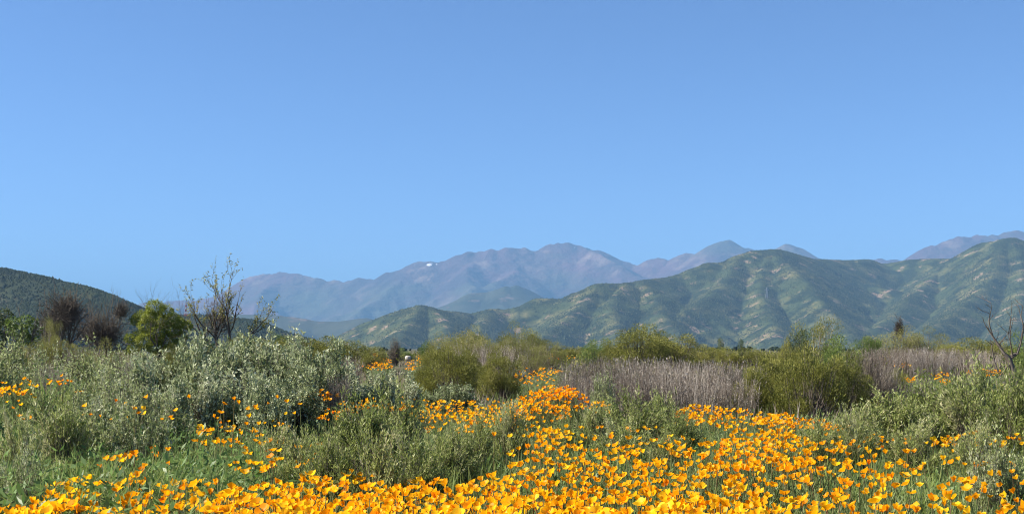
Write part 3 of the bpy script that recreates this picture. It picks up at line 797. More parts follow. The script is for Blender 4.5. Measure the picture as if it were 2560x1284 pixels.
# the yellow green drooping tree; lobes laid out as (px, py, radius px, nearness)
r = np.random.default_rng(41)
e, mp = tree_root('pepper_tree', 400, 48, 'rounded yellow green tree with drooping lobes of foliage left of the tall sparse tree')
zb = e.location.z
lob = [(392, 768, 24, 0), (412, 776, 20, .2), (380, 790, 20, -.3), (350, 792, 20, 0), (338, 800, 15, .3), (372, 812, 24, -.4), (345, 838, 16, 0), (333, 845, 13, -.3), (430, 798, 22, .2), (450, 806, 18, 0), (466, 812, 13, .2), (436, 822, 23, -.3), (400, 830, 24, -.5), (372, 850, 24, -.4), (344, 868, 16, -.4), (330, 876, 12, -.5), (420, 850, 24, -.2), (455, 838, 14, .2), (395, 866, 20, -.5), (400, 800, 20, .4), (440, 862, 16, 0)]
cen = [((px - 400) * mp, dy * 1.0 + r.normal(0, .15), CZ - (py - HY) * mp - zb) for px, py, rp, dy in lob]
rad = [rp * mp * .84 for *_, rp, dy in lob]
V, Fq, T = crown_leaves(r, cen, rad, 10000, (.07, .14), (.02, .036), .55, .72)
obj('crown', mesh('pepper_crown', V, Fq, M['pepper'], tint=T), e)
lv = branching(r, [(0, 0, 0), (-.05, .05, 0), (.08, 0, 0)], [(-.2, 0, 1), (.25, .1, 1), (.05, -.1, 1)], [1.3, 1.2, 1.5], [.06, .05, .05], 4, (4, 4, 4), (.7, .7, .7), (.02, .02, .02, 0), (.65, .6, .55))
woody('trunk', lv[:2], e, 'bark', r, 6); woody('branches', lv[2:], e, 'bark', r, 3)

# the tall sparse tree with thin yellow leaves
r = np.random.default_rng(8)
e, mp = tree_root('sparse_tree', 570, 50, 'tall open tree with two dark trunks and few small yellowish leaves')
Hh = (870 - 662) * mp + .6
trunks = [((555 - 570) * mp, 0, 0), ((572 - 570) * mp, .1, 0), ((548 - 570) * mp, .1, 0), ((580 - 570) * mp, -.1, 0)]
lv = branching(r, trunks, [(-.02, 0, 1), (.10, 0, 1), (-.42, .1, 1), (.52, -.1, 1)], [Hh * .56, Hh * .60, Hh * .50, Hh * .48], [.075, .065, .042, .05], 4, (7, 5, 4), (.55, .5, .55), (.05, .06, .06, .04), (.58, .48, .45), 7, .13, .35)
woody('trunk', lv[:1], e, 'bark', r, 7); woody('branches', lv[1:3], e, 'bark', r, 4); woody('twigs', lv[3:], e, 'bark', r, 3)
tw = np.concatenate([l[0] for l in lv[2:]]); tw = tw[tw[:, -1, 2] > 1.35]
sel = r.random(len(tw)) < .75
P = tw[sel][:, 2:].reshape(-1, 3); P = P[r.random(len(P)) < .9]
D = r.normal(size=P.shape) + [0, 0, .3]
V, Fq = leaves(P, D, r.uniform(.06, .12, len(P)), r.uniform(.025, .045, len(P)), r)
obj('crown', mesh('sparse_crown', V, Fq, M['sparse'], tint=np.repeat(r.random(len(P)), 4)), e)
# mistletoe like tangle at the fork
n = 500
c = np.array([(545 - 570) * mp, 0, CZ - (805 - HY) * mp - e.location.z])
B_ = c + r.normal(0, .22, (n, 3)) * [1, 1, 1.6]; E_ = B_ + r.normal(0, .2, (n, 3)) + [0, 0, .12]
V, Fq = tubes(bez(B_, (B_ + E_) / 2 + r.normal(0, .05, (n, 3)), E_, 4), np.full((n, 4), .006), 3)
obj('tangle', mesh('tangle', V, Fq, M['brown'], tint=r.random(len(V)) * .6 + .4), e, kind='stuff')

def bare_tree(px, d, wpx, ytop, label, seed, nst=4, mat='bark', lean=0., thick=.04, name='bare_tree', up=.05, lv4=True, group=None):
    r = np.random.default_rng(seed)
    e, mp = tree_root(name, px, d, label, 'tree', group)
    Hh = CZ - (ytop - HY) * mp - e.location.z
    w = wpx * mp / 2
    a = np.linspace(-1, 1, nst) + r.normal(0, .15, nst)
    dirs = np.stack([a * w / Hh * .9 + lean, r.normal(0, .2, nst), np.ones(nst)], 1)
    lv = branching(r, np.stack([a * .06, r.normal(0, .05, nst), 0 * a], 1), dirs, Hh * r.uniform(.55, .72, nst), thick * r.uniform(.7, 1.1, nst), 4, (6, 5, 4), (.5, .5, .55), (up, up, up, up), (.55, .5, .5), 6, .12, .3)
    woody('trunk', lv[:1], e, mat, r, 6); woody('branches', lv[1:3], e, mat, r, 3); woody('twigs', lv[3:], e, mat, r, 3)
    return e, r, mp

bare_tree(372, 60, 62, 706, 'thin leafless tree rising behind the rounded yellow green tree', 21, 3, thick=.035)
bare_tree(443, 62, 60, 735, 'small leafless tree behind the right lobe of the yellow green tree', 22, 5, thick=.025)
def dead_tree(px, d, wpx, ytop, label, seed, blobs_, nst=5):
    e, r, mp = bare_tree(px, d, wpx, ytop, label, seed, nst, 'brown', 0, .05, 'dead_tree')
    parts = []
    for bx, by, br, n in blobs_:
        c = np.array([(bx - px) * mp, 0, CZ - (by - HY) * mp - e.location.z]); s = br * mp
        B_ = c + r.normal(0, .5, (n, 3)) * s; E_ = B_ + r.normal(0, .55, (n, 3)) * s + [0, 0, .15]
        parts.append(tubes(bez(B_, (B_ + E_) / 2 + r.normal(0, .08, (n, 3)), E_, 4), np.full((n, 4), .007), 3))
    V, Fq = cat(parts)
    obj('tangle', mesh('tangle', V, Fq, M['brown'], tint=r.random(len(V))), e, kind='stuff')
dead_tree(150, 46, 90, 735, 'dense dark brown dead tree choked with twigs in front of the wooded hill', 31, ((155, 795, 36, 700), (172, 778, 24, 330), (128, 830, 26, 350)))
dead_tree(262, 48, 130, 738, 'low tangled dead tree with slanting bare limbs left of the yellow green tree', 32, ((235, 832, 36, 420), (303, 782, 15, 260), (275, 845, 34, 380)), 6)
shrub('yellow', 125, 44, 70, 800, 'olive yellow bush growing into the dark dead tree', 'bush')

def round_tree(name, px, d, lob, matl, label, seed, L=(.07, .13), W=(.03, .055), dens=3600):
    r = np.random.default_rng(seed)
    e, mp = tree_root(name, px, d, label)
    cen = [((a - px) * mp, r.normal(0, .3), CZ - (b - HY) * mp - e.location.z) for a, b, c in lob]
    rad = [c * mp for a, b, c in lob]
    V, Fq, T = crown_leaves(r, cen, rad, dens, L, W, .15, .6)
    obj('crown', mesh('crown', V, Fq, M[matl], tint=T), e)
    lv = branching(r, [(0, 0, 0), (.06, 0, 0)], [(-.2, 0, 1), (.2, .1, 1)], [1.4, 1.4], [.06, .05], 3, (5, 4), (.6, .6), (.03, .03, .03), (.6, .6))
    woody('trunk', lv[:1], e, 'bark', r, 6); woody('branches', lv[1:], e, 'bark', r, 3)
round_tree('evergreen_tree', 5, 52, [(-10, 800, 26), (14, 790, 20), (-25, 830, 26), (10, 822, 24), (25, 812, 12), (0, 850, 22)], 'dark', 'dark evergreen tree beside the leafy green one below the wooded hill', 51)
round_tree('evergreen_tree', 60, 40, [(42, 806, 16), (62, 800, 15), (80, 808, 14), (50, 826, 18), (72, 828, 18), (88, 824, 10), (60, 846, 18), (80, 850, 14), (36, 824, 10)], 'midgreen', 'leafy green small tree between dark evergreen and brown dead tree', 52)
round_tree('evergreen_tree', -80, 50, [(-100, 800, 30), (-70, 790, 26), (-80, 830, 32), (-50, 830, 24)], 'dark', 'dark evergreen tree at the end of the tree row', 53)
# dark snag that tops the willowy bushes
r = np.random.default_rng(60)
e, r2, mp = bare_tree(2248, 57, 10, 808, 'dark narrow dead tree top sticking up out of the willowy bushes', 61, 2, 'brown', 0, .03, 'dead_tree')
n = 420
c = np.array([0, 0, CZ - (826 - HY) * mp - e.location.z])
B_ = c + r.normal(0, 1, (n, 3)) * [.075, .075, .2]; E_ = B_ + r.normal(0, .09, (n, 3)) + [0, 0, .1]
V, Fq = tubes(bez(B_, (B_ + E_) / 2, E_, 4), np.full((n, 4), .008), 3)
obj('tangle', mesh('tangle', V, Fq, M['brown'], tint=r.random(len(V)) * .5), e, kind='stuff')
# leaning bare tree at the right edge
r = np.random.default_rng(71)
e, mp = tree_root('bare_tree', 2552, 20, 'leaning bare tree with knotted fork and thin broken twigs above the leafy shrubs')
def tp(px, py, dy=0.):
    return np.array([(px - 2552) * mp, dy, CZ - (py - HY) * mp - e.location.z])
trunk = [np.array([tp(2556, 1035), tp(2549, 985), tp(2540, 945), tp(2530, 915), tp(2522, 895), tp(2512, 885)]), np.array([tp(2545, 1030, .1), tp(2536, 970, .1), tp(2528, 930, .05), tp(2524, 905), tp(2530, 890), tp(2540, 885)])]
V, Fq = cat([tubes(np.stack(trunk), np.array([[.045, .042, .04, .04, .045, .03], [.03, .03, .03, .032, .04, .03]]), 7)])
obj('trunk', mesh('leaning_trunk', V, Fq, M['bark'], tint=np.clip(r.normal(.55, .15, len(V)), 0, 1), smooth=True), e)
limbs = [[(2512, 885), (2503, 870), (2492, 852), (2486, 842), (2478, 830), (2466, 812)], [(2512, 885), (2506, 872), (2500, 858), (2510, 845), (2520, 832), (2526, 795)], [(2540, 885), (2548, 860), (2552, 840), (2556, 815), (2550, 790), (2556, 765)], [(2495, 930), (2487, 905), (2484, 885), (2482, 870), (2483, 860), (2478, 850)], [(2486, 842), (2477, 815), (2474, 800), (2476, 785), (2478, 770), (2476, 757)], [(2530, 890), (2526, 870), (2522, 850), (2524, 820), (2522, 800), (2528, 785)], [(2530, 902), (2518, 915), (2512, 925), (2505, 935), (2498, 945), (2492, 955)]]
LP = np.stack([np.array([tp(a, b, .05 * math.sin(i * 2 + j * .4)) for j, (a, b) in enumerate(l)]) for i, l in enumerate(limbs)])
V, Fq = tubes(LP, np.array([[.026, .022, .02, .016, .011, .006]] * 7) * np.array([1, .7, .8, .55, .5, .5, .5])[:, None], 5)
lv = branching(r, LP[:6, 2:].reshape(-1, 3), r.normal(size=(24, 3)) * [.6, .6, .5] + [0, 0, .6], r.uniform(.12, .3, 24), np.full(24, .006), 2, (4,), (.8,), (.02, .02), (.6,))
V2, F2 = cat([tubes(a, b, 3) for a, b in lv])
V, Fq = cat([(V, Fq), (V2, F2)])
obj('branches', mesh('bare_limbs', V, Fq, M['bark'], tint=np.clip(r.normal(.5, .2, len(V)), 0, 1)), e)

# ------------------------------------------------------------------ boulders
def boulder(px, py, wpx, hpx, dark, label, seed):
    r = np.random.default_rng(seed)
    x, d, ok = raycast([px], [py + hpx * .4], [0.0])
    x, d = float(x[0]), float(d[0])
    n = 12
    u = np.linspace(0, 2 * np.pi, 14, endpoint=False); v = np.linspace(-np.pi / 2, np.pi / 2, 9)
    S = np.stack([np.cos(v)[:, None] * np.cos(u), np.cos(v)[:, None] * np.sin(u), np.sin(v)[:, None] + 0 * u], -1).reshape(-1, 3)
    # cut by random planes for facets
    k = np.ones(len(S))
    for _ in range(11):
        nn = nrm(r.normal(size=3)); c = r.uniform(.62, .9)
        dt = S @ nn
        k = np.minimum(k, np.where(dt > 0.05, c / np.maximum(dt, .05), 9))
    S = S * np.minimum(k, 1)[:, None] * (1 + .05 * r.normal(size=(len(S), 1)))
    S = S * np.array([wpx, wpx * .8, hpx * 1.3]) * .56 * d / F
    idx = np.arange(9 * 14).reshape(9, 14)
    q = np.stack([idx[:-1], np.roll(idx, -1, 1)[:-1], np.roll(idx, -1, 1)[1:], idx[1:]], -1).reshape(-1, 4)
    o = obj('boulder', mesh('boulder', S, q, M['rock_dark' if dark else 'rock']), label=label, category='boulder')
    o.location = (x, d, float(ground_h(x, d)) + hpx * .3 * d / F + .12 * (d > 25))
    return o
boulder(1020, 901, 16, 11, False, 'white angular boulder beside the orange bank patch', 1)
boulder(1018, 892, 12, 6, False, 'small pale stone just above the white angular boulder', 2)
boulder(931, 900, 16, 9, False, 'grey half buried stone left of the orange bank patch', 3)
boulder(1218, 897, 20, 9, False, 'flat pale boulder between the two round broom bushes', 4)
boulder(1286, 899, 14, 5, False, 'low pale stone on the bank right of the flat boulder', 5)
boulder(1309, 953, 12, 13, True, 'small dark stone standing among far poppies behind the hummock', 6)
boulder(1285, 972, 14, 9, False, 'pale pinkish stone in front of the small dark stone', 7)
boulder(28, 1128, 40, 16, True, 'dark weathered log like stone lying in the left herbs', 8)

# ------------------------------------------------------------------ poppies
r = np.random.default_rng(77)
pr = []     # (px, py, redness)
def poly_fill(top, bottom, x0, x1, n, red=.5, bias=1.0):
    """n flower heads between two rows given as [(px, py)] lines"""
    px = r.uniform(x0, x1, n)
    t = r.random(n) ** bias
    a = np.interp(px, *np.array(top, float).T); b = np.interp(px, *np.array(bottom, float).T)
    for x, y in zip(px, a + (b - a) * t):
        pr.append((x, y, red))
def ell(cx, cy, rx, ry, n, red=.5):
    a = r.uniform(0, 6.283, n); s = np.sqrt(r.random(n))
    for x, y in zip(cx + rx * s * np.cos(a), cy + ry * s * np.sin(a)):
        pr.append((x, y, red))
# the near bed along the bottom
poly_fill([(-400, 1290), (60, 1280), (110, 1225), (150, 1205), (330, 1190), (480, 1205), (640, 1215), (760, 1190), (880, 1182), (1000, 1205), (1150, 1210), (1280, 1185), (1450, 1160), (1700, 1165), (1920, 1175), (2200, 1190), (2560, 1205), (2900, 1205)],
          [(-400, 1375), (3400, 1375)], -380, 3400, 2420, .45, 1.0)
poly_fill([(500, 1230), (700, 1215), (900, 1195), (1200, 1215), (1500, 1185), (1900, 1200)], [(500, 1370), (1900, 1370)], 560, 1900, 1150, .45, .9)
poly_fill([(0, 1290), (600, 1260), (1400, 1245), (2600, 1280)], [(0, 1370), (2600, 1370)], 100, 2560, 520, .4)
# middle slope right of centre
poly_fill([(1280, 1090), (1420, 1080), (1600, 1105), (1900, 1080), (2120, 1085), (2290, 1090)], [(1280, 1185), (1900, 1180), (2290, 1190)], 1270, 2290, 520, .5)
poly_fill([(1280, 1060), (1500, 1070), (1700, 1060)], [(1280, 1100), (1700, 1105)], 1270, 1720, 70, .5)
poly_fill([(1690, 1030), (1740, 1012), (1800, 1022), (1900, 1032), (2000, 1040)], [(1690, 1050), (1800, 1075), (1900, 1095), (2000, 1100)], 1690, 1990, 330, .5)
poly_fill([(1840, 1100), (2000, 1095)], [(1840, 1180), (2000, 1180)], 1800, 2060, 150, .6)
poly_fill([(1900, 1035), (2120, 1060)], [(1900, 1060), (2120, 1085)], 1900, 2125, 90, .6)
poly_fill([(2310, 1098), (2420, 1082), (2560, 1075), (2800, 1080)], [(2310, 1122), (2560, 1112), (2800, 1120)], 2310, 2800, 110, .3)
poly_fill([(2290, 1130), (2560, 1120), (2800, 1130)], [(2290, 1200), (2560, 1195), (2800, 1200)], 2280, 2800, 80, .4)
# upper golden strip and the hummock
poly_fill([(900, 990), (960, 985), (1010, 985), (1040, 1000), (1160, 1000), (1280, 1000), (1330, 995)], [(900, 1020), (1000, 1030), (1060, 1060), (1200, 1055), (1330, 1050)], 895, 1340, 430, .35)
poly_fill([(1000, 1040), (1300, 1045)], [(1050, 1085), (1300, 1085)], 1040, 1300, 70, .35)
ell(1385, 985, 62, 20, 130, .9); ell(1395, 1005, 90, 30, 110, .75); ell(1350, 1035, 80, 24, 90, .5); ell(1500, 1020, 40, 14, 25, .4)
ell(1230, 1075, 80, 20, 26, .5); ell(1350, 1085, 60, 20, 30, .5)
# small groups on the left
ell(800, 992, 55, 10, 60, .55); ell(768, 980, 18, 8, 16, .9); ell(830, 1043, 40, 12, 22, .9); ell(880, 1025, 40, 15, 24, .6)
ell(40, 978, 55, 14, 44, .3); ell(40, 1005, 50, 18, 8, .3); ell(62, 1045, 14, 8, 6, .5); ell(150, 955, 34, 14, 18, .7)
ell(560, 1070, 90, 16, 34, .35); ell(600, 1098, 110, 26, 52, .35); ell(690, 1060, 60, 14, 16, .3); ell(650, 985, 60, 28, 16, .3); ell(250, 1005, 90, 24, 16, .5); ell(430, 1000, 160, 45, 26, .5)
ell(300, 1142, 34, 8, 9, 1.0); ell(385, 1130, 30, 8, 5, 1.0); ell(340, 1160, 110, 22, 14, .8); ell(720, 1140, 110, 40, 40, .5); ell(620, 1175, 60, 14, 20, .4)
ell(870, 940, 22, 20, 10, .6)
# far groups on the bank
ell(952, 905, 26, 10, 90, .7); ell(938, 889, 14, 5, 26, .8); ell(945, 918, 40, 8, 40, .7); ell(1060, 892, 22, 7, 45, .7); ell(1035, 910, 22, 9, 26, .6); ell(1027, 922, 12, 4, 12, .7)
ell(1330, 950, 60, 16, 60, .6); ell(1360, 930, 45, 10, 34, .5); ell(1380, 932, 14, 6, 12, .3); ell(1390, 890, 60, 8, 24, .6); ell(1300, 930, 40, 20, 16, .5)
ell(1768, 874, 16, 7, 30, .7); ell(1440, 880, 60, 9, 20, .6)
ell(2245, 910, 40, 10, 60, .6); ell(2215, 893, 40, 8, 20, .8); ell(2330, 905, 60, 14, 22, .5); ell(2275, 950, 18, 7, 22, .5); ell(2350, 940, 26, 8, 20, .4); ell(2460, 932, 50, 9, 60, .5); ell(2375, 955, 30, 8, 16, .5); ell(2450, 893, 30, 4, 16, .7)
pr = np.array(pr)
# the flowers stand in tufts: thin them by a noise so that green gaps stay between the tufts
gap = fbm(pr[:, 0] / 60, pr[:, 1] / 26, 123, 3)
keep = (gap > .40) | (r.random(len(pr)) < .42) | (pr[:, 1] < 1060)
keep &= ~((pr[:, 0] > 2030) & (pr[:, 1] > 1120) & (r.random(len(pr)) < .4))
pr = pr[keep]
lift = r.uniform(.30, .42, len(pr))
lift = np.where(pr[:, 1] < 960, r.uniform(.22, .34, len(pr)), lift)
FX, FY_, ok = raycast(pr[:, 0], pr[:, 1], lift)
pr, lift, FX, FY_ = pr[ok], lift[ok], FX[ok], FY_[ok]
FY_ = FY_ + r.normal(0, .06, len(FX)); FX = FX * FY_ / np.maximum(FY_ - 0, 1e-3) if False else FX
# a few long stalked ones that grow up through the left shrubs
ex = np.stack([r.uniform(200, 760, 34), r.uniform(985, 1050, 34), np.full(34, .45)], 1)
ed = r.uniform(9.4, 10.0, 34)
pr = np.concatenate([pr, ex]); FX = np.concatenate([FX, px2x(ex[:, 0], ed)]); FY_ = np.concatenate([FY_, ed])
GZ = ground_h(FX, FY_)
lift = np.concatenate([lift, CZ - (ex[:, 1] - HY) * ed / F - GZ[-34:]])
HEAD = np.stack([FX, FY_, GZ + lift], 1)
NF = len(HEAD)
# openness, size, facing, colour of every flower
opn = np.clip(r.beta(2.2, 2.4, NF) * 1.1, .12, 1.0)
siz = r.uniform(.48, .80, NF) * np.where(FY_ > 24, 1.3, 1.0)
face = nrm(np.stack([r.normal(-.20, .38, NF), r.normal(-.05, .34, NF), np.ones(NF)], 1))
spin = r.uniform(0, 6.283, NF)
tnt = np.clip(.62 - .45 * (pr[:, 2] - .4) + r.normal(0, .2, NF), 0, 1)

def petal(nu, nv, o, seed=0):
    """one fan shaped petal of a cup, base at the origin, opening o"""
    rr_ = np.random.default_rng(seed)
    u = np.linspace(-1, 1, nu)[None, :]; v = np.linspace(0, 1, nv)[:, None]
    th = u * (.30 + .62 * v ** .7)
    rad = (.003 + (.013 + .024 * o) * v ** (.75) + .004 * o * v ** 4)
    z = .044 * v ** (1.0 + .3 * o) * (1 - .42 * o) - .009 * (u * u) * v ** 2 + .003 * v ** 2 * np.sin(3.1 * u + seed)
    rad = rad * (1 - .10 * u * u * v)
    V = np.stack([rad * np.cos(th), rad * np.sin(th), z + 0 * th], -1).reshape(-1, 3)
    V[:, :] += rr_.normal(0, .0006, V.shape) * np.repeat(v.ravel(), nu)[:, None]
    idx = np.arange(nu * nv).reshape(nv, nu)
    return V, np.stack([idx[:-1, :-1], idx[:-1, 1:], idx[1:, 1:], idx[1:, :-1]], -1).reshape(-1, 4)

in_frame = (pr[:, 0] > -30) & (pr[:, 0] < 2590) & (CZ - HEAD[:, 2] < (1300 - HY) / F * FY_)
order = np.argsort(np.where(in_frame, FY_, 999))
near = order[:300]
nearset = np.zeros(NF, bool); nearset[near] = True

def frame_of(i):
    zf = face[i]; a = nrm(np.cross(zf, [math.cos(spin[i]), math.sin(spin[i]), .01])); b = np.cross(zf, a)
    return np.stack([a, b, zf], 1)

# the 300 that show largest: poppy > stalk, four petals (> nothing), stamens
OB = 5; TB = 5
PET = {}
for oi in range(OB):
    o = (oi + .5) / OB
    for ti in range(TB):
        for k in range(2):
            V, Fq = petal(6, 5, o, 3 * k + oi)
            vv = np.repeat(np.linspace(0, 1, 5), 6)
            PET[oi, ti, k] = mesh('petal', V, Fq, M['petal'], tint=np.clip((ti + .5) / TB + .16 * (vv - .6), 0, 1), smooth=True)
V, Fq = tubes(np.array([[[math.cos(a) * .001, math.sin(a) * .001, .002], [math.cos(a) * .004, math.sin(a) * .004, .014]] for a in np.linspace(0, 6.28, 9)[:-1]]), np.full((8, 2), .0011), 3)
STAM = mesh('stamens', V, Fq, M['heart'], tint=np.linspace(0, 1, len(V)))
V, Fq = tubes(np.array([[[0, 0, -.004], [0, 0, 0], [0, 0, .004]]]), np.array([[.002, .0035, .003]]), 6)
CUP = mesh('receptacle', V, Fq, M['stem'], tint=np.full(len(V), .6))
def stalk_pts(i, k):
    hd = HEAD[i]; base = np.stack([hd[..., 0] + off[i, 0], hd[..., 1] + off[i, 1], GZ[i] - .02], -1)
    mid = (base + hd) / 2 + np.stack([off[i, 0] * .2, off[i, 1] * .2, .04 + 0 * GZ[i]], -1) - face[i] * .04
    return base, mid, hd
off = r.normal(0, .05, (NF, 2))
OPEN_W = ['a nearly closed', 'a half closed', 'a half open', 'an open', 'a wide open']
TINT_W = ['deep red orange', 'bright orange', 'warm orange', 'golden orange', 'golden yellow']
for i in near:
    oi = min(int(opn[i] * OB), OB - 1); ti = min(int(tnt[i] * TB), TB - 1)
    e = obj('poppy', None, label='%s poppy with %s cup in the near flower bed' % (TINT_W[ti], OPEN_W[oi]), category='poppy', group='poppies of the near flower bed')
    e.empty_display_size = .02
    b, m_, h = stalk_pts(np.array([i]), 5)
    e.location = b[0]
    P = bez(b, m_, h, 5) - b[:, None]
    V, Fq = tubes(P, np.array([[.0026, .0024, .0022, .002, .0024]]), 4)
    obj('stalk', mesh('stalk', V, Fq, M['stem'], tint=np.full(len(V), r.random())), e)
    Rm = Matrix(frame_of(i).tolist()).to_4x4()
    T = Matrix.Translation(Vector((h[0] - b[0]).tolist()))
    S = Matrix.Scale(float(siz[i]), 4)
    cup = obj('receptacle', CUP, e)
    cup.location = (h[0] - b[0]).tolist()
    for k in range(4):
        p = obj('petal', PET[oi, ti, k % 2], cup)
        p.matrix_local = Rm @ Matrix.Rotation(k * math.pi / 2 + r.normal(0, .12), 4, 'Z') @ Matrix.Rotation(r.normal(0, .13) , 4, 'Y') @ S
    p = obj('stamens', STAM, cup)
    p.matrix_local = Rm @ S

# all the others as one
rest = np.where(~nearset)[0]
parts = []; tint = []
for oi in range(OB):
    sel = rest[np.minimum((opn[rest] * OB).astype(int), OB - 1) == oi]
    if not len(sel):
        continue
    zf = face[sel]; a = nrm(np.cross(zf, np.stack([np.cos(spin[sel]), np.sin(spin[sel]), 0 * spin[sel] + .01], 1))); b = np.cross(zf, a)
    for k in range(4):
        V, Fq = petal(3, 3, (oi + .5) / OB, 3 * (k % 2) + oi)
        an = k * math.pi / 2 + r.normal(0, .12, len(sel)); c, s = np.cos(an)[:, None], np.sin(an)[:, None]
        tl = r.normal(0, .13, len(sel))[:, None]
        X = V[None, :, 0] * np.cos(tl) + V[None, :, 2] * np.sin(tl); Zz = -V[None, :, 0] * np.sin(tl) + V[None, :, 2] * np.cos(tl)
        x = (X * c - V[None, :, 1] * s) * siz[sel][:, None]; y = (X * s + V[None, :, 1] * c) * siz[sel][:, None]; z = Zz * siz[sel][:, None]
        W = HEAD[sel][:, None] + x[..., None] * a[:, None] + y[..., None] * b[:, None] + z[..., None] * zf[:, None]
        nV = len(V)
        parts.append((W.reshape(-1, 3), (Fq[None] + (np.arange(len(sel)) * nV)[:, None, None]).reshape(-1, 4)))
        tint.append(np.clip(tnt[sel][:, None] + .16 * (np.repeat(np.linspace(0, 1, 3), 3)[None] - .6), 0, 1).ravel())
V, Fq = cat(parts)
obj('poppies', mesh('poppies', V, Fq, M['petal'], tint=np.concatenate(tint), smooth=True), kind='stuff', label='orange and golden poppies spread over the meadow and bank', category='poppies')
b, m_, h = stalk_pts(rest, 4)
V, Fq = tubes(bez(b, m_, h, 3), np.tile([[.0026, .0024, .0022]], (len(rest), 1)) * np.where(FY_[rest] > 14, 1.3, 1)[:, None], 3)
obj('poppy_stalks', mesh('poppy_stalks', V, Fq, M['stem'], tint=np.repeat(r.random(len(rest)), 9)), kind='stuff', label='thin green stalks of the poppies spread over the meadow', category='stalks')

# feathery blue green poppy leaves under the flowers
nb = np.where(FY_ < 12, 20, np.where(FY_ < 20, 13, 9))
I = np.repeat(np.arange(NF), nb)
n = len(I)
P = np.stack([HEAD[I, 0] + r.normal(0, .085, n), HEAD[I, 1] + r.normal(0, .085, n), GZ[I] + r.uniform(.0, .20, n) * np.where(FY_[I] > 24, .8, 1)], 1)
D = r.normal(0, .6, (n, 3)) + [0, 0, .7]
V, Fq = leaves(P, D, r.uniform(.07, .16, n), r.uniform(.005, .011, n) * np.where(FY_[I] > 14, 1.6, 1), r)
obj('poppy_leaves', mesh('poppy_leaves', V, Fq, M['fern'], tint=np.repeat(np.clip(r.normal(.5, .2, n), 0, 1), 4)), kind='stuff', label='feathery blue green leaves under the poppies', category='leaves')

# ------------------------------------------------------------------ meadow grass, herbs and low scrub
def scatter(n, d0, d1, pw, x0=-900, x1=3500):
    """ground points whose density falls with distance"""
    t = r.random(n)
    d = (d0 ** (1 - pw) + t * (d1 ** (1 - pw) - d0 ** (1 - pw))) ** (1 / (1 - pw))
    px = r.uniform(x0, x1, n)
    x = px2x(px, d)
    return px, d, np.stack([x, d, ground_h(x, d)], 1)

px, d, P = scatter(150000, 3.2, 30, 1.6)
cl = fbm(P[:, 0] / .45, P[:, 1] / .45, 201, 3)
k = (cl > .36) | (r.random(len(P)) < .3)
px, d, P, cl = px[k], d[k], P[k], cl[k]
n = len(P)
left = 1 - sstep(350, 900, px)
Lg = r.uniform(.12, .34, n) * (.65 + .8 * cl) * (1 + .25 * left)
Dg = r.normal(0, .38, (n, 3)) * [1, 1, .2] + [0, 0, 1]; Wg = r.uniform(.003, .008, n) * (1 + d / 18)
nr_ = d < 7.5
g1 = blades(P[nr_] + [0, 0, -.01], Dg[nr_], Lg[nr_], Wg[nr_], r, .9)
g2 = leaves(P[~nr_] + [0, 0, -.01], Dg[~nr_], Lg[~nr_], Wg[~nr_] * 1.2, r)
V, Fq = cat([g1, g2])
tn = np.clip(r.normal(.48, .2, n) + .25 * (vnoise(P[:, 0] / 1.1, P[:, 1] / 1.1, 207) - .5), 0, 1)
obj('meadow_grass', mesh('meadow_grass', V, Fq, M['grass'], tint=np.concatenate([np.repeat(tn[nr_], 6), np.repeat(tn[~nr_], 4)])), kind='stuff', label='green meadow grass between the poppies and shrubs', category='grass')

px, d, P = scatter(160000, 3.2, 26, 1.5)
cl = fbm(P[:, 0] / .7, P[:, 1] / .7, 211, 3)
left = 1 - sstep(420, 900, px)
k = r.random(len(P)) < np.clip(sstep(.36, .6, cl) * (.5 + .5 * left) + .25 * left, 0, 1)
px, d, P, cl, left = px[k], d[k], P[k], cl[k], left[k]
n = len(P)
hh = r.random(n) ** .8 * (.10 + .24 * cl + .16 * left)
P[:, 2] += hh
V, Fq = leaves(P, r.normal(0, .7, (n, 3)) + [0, 0, .45], r.uniform(.03, .075, n), r.uniform(.009, .02, n) * (1 + d / 30), r)
tn = np.clip(r.normal(.48, .2, n) + .3 * (vnoise(P[:, 0] / .8, P[:, 1] / .8, 217) - .5), 0, 1)
obj('meadow_herbs', mesh('meadow_herbs', V, Fq, M['herb'], tint=np.repeat(tn, 4)), kind='stuff', label='leafy green herbs covering the meadow floor', category='herbs')

# dry stalks and low scrub over the bank
px, d, P = scatter(42000, 14, 95, 1.3)
cl = fbm(P[:, 0] / 2.2, P[:, 1] / 2.2, 221, 3)
n = len(P)
op = (((px > 895) & (px < 1100)) | ((px > 1255) & (px < 1410)) | ((px > 2190) & (px < 2480))) & (d > 18) & (d < 60)
Lg = r.uniform(.12, .36, n) * (.5 + cl) * (1 + .006 * d) * np.where(op, .55, 1)
V, Fq = leaves(P + [0, 0, -.02], r.normal(0, .3, (n, 3)) * [1, 1, .2] + [0, 0, 1], Lg, r.uniform(.006, .013, n) * (1 + d / 30), r)
obj('dry_grass', mesh('dry_grass', V, Fq, M['dry'], tint=np.repeat(np.clip(r.normal(.45, .22, n), 0, 1), 4)), kind='stuff', label='dry grey brown grass over the bank behind the meadow', category='grass')
px, d, P = scatter(150000, 17, 110, 1.25)
cl = fbm(P[:, 0] / 1.8, P[:, 1] / 1.8, 231, 3)
op = (((px > 895) & (px < 1100)) | ((px > 1255) & (px < 1410)) | ((px > 2190) & (px < 2480)) | ((px > 1745) & (px < 1790))) & (d > 18) & (d < 60)
k = (cl > .5) & (~op | (r.random(len(px)) < .12))
px, d, P, cl = px[k], d[k], P[k], cl[k]
n = len(P)
P[:, 2] += r.random(n) * (cl - .47) * 1.7
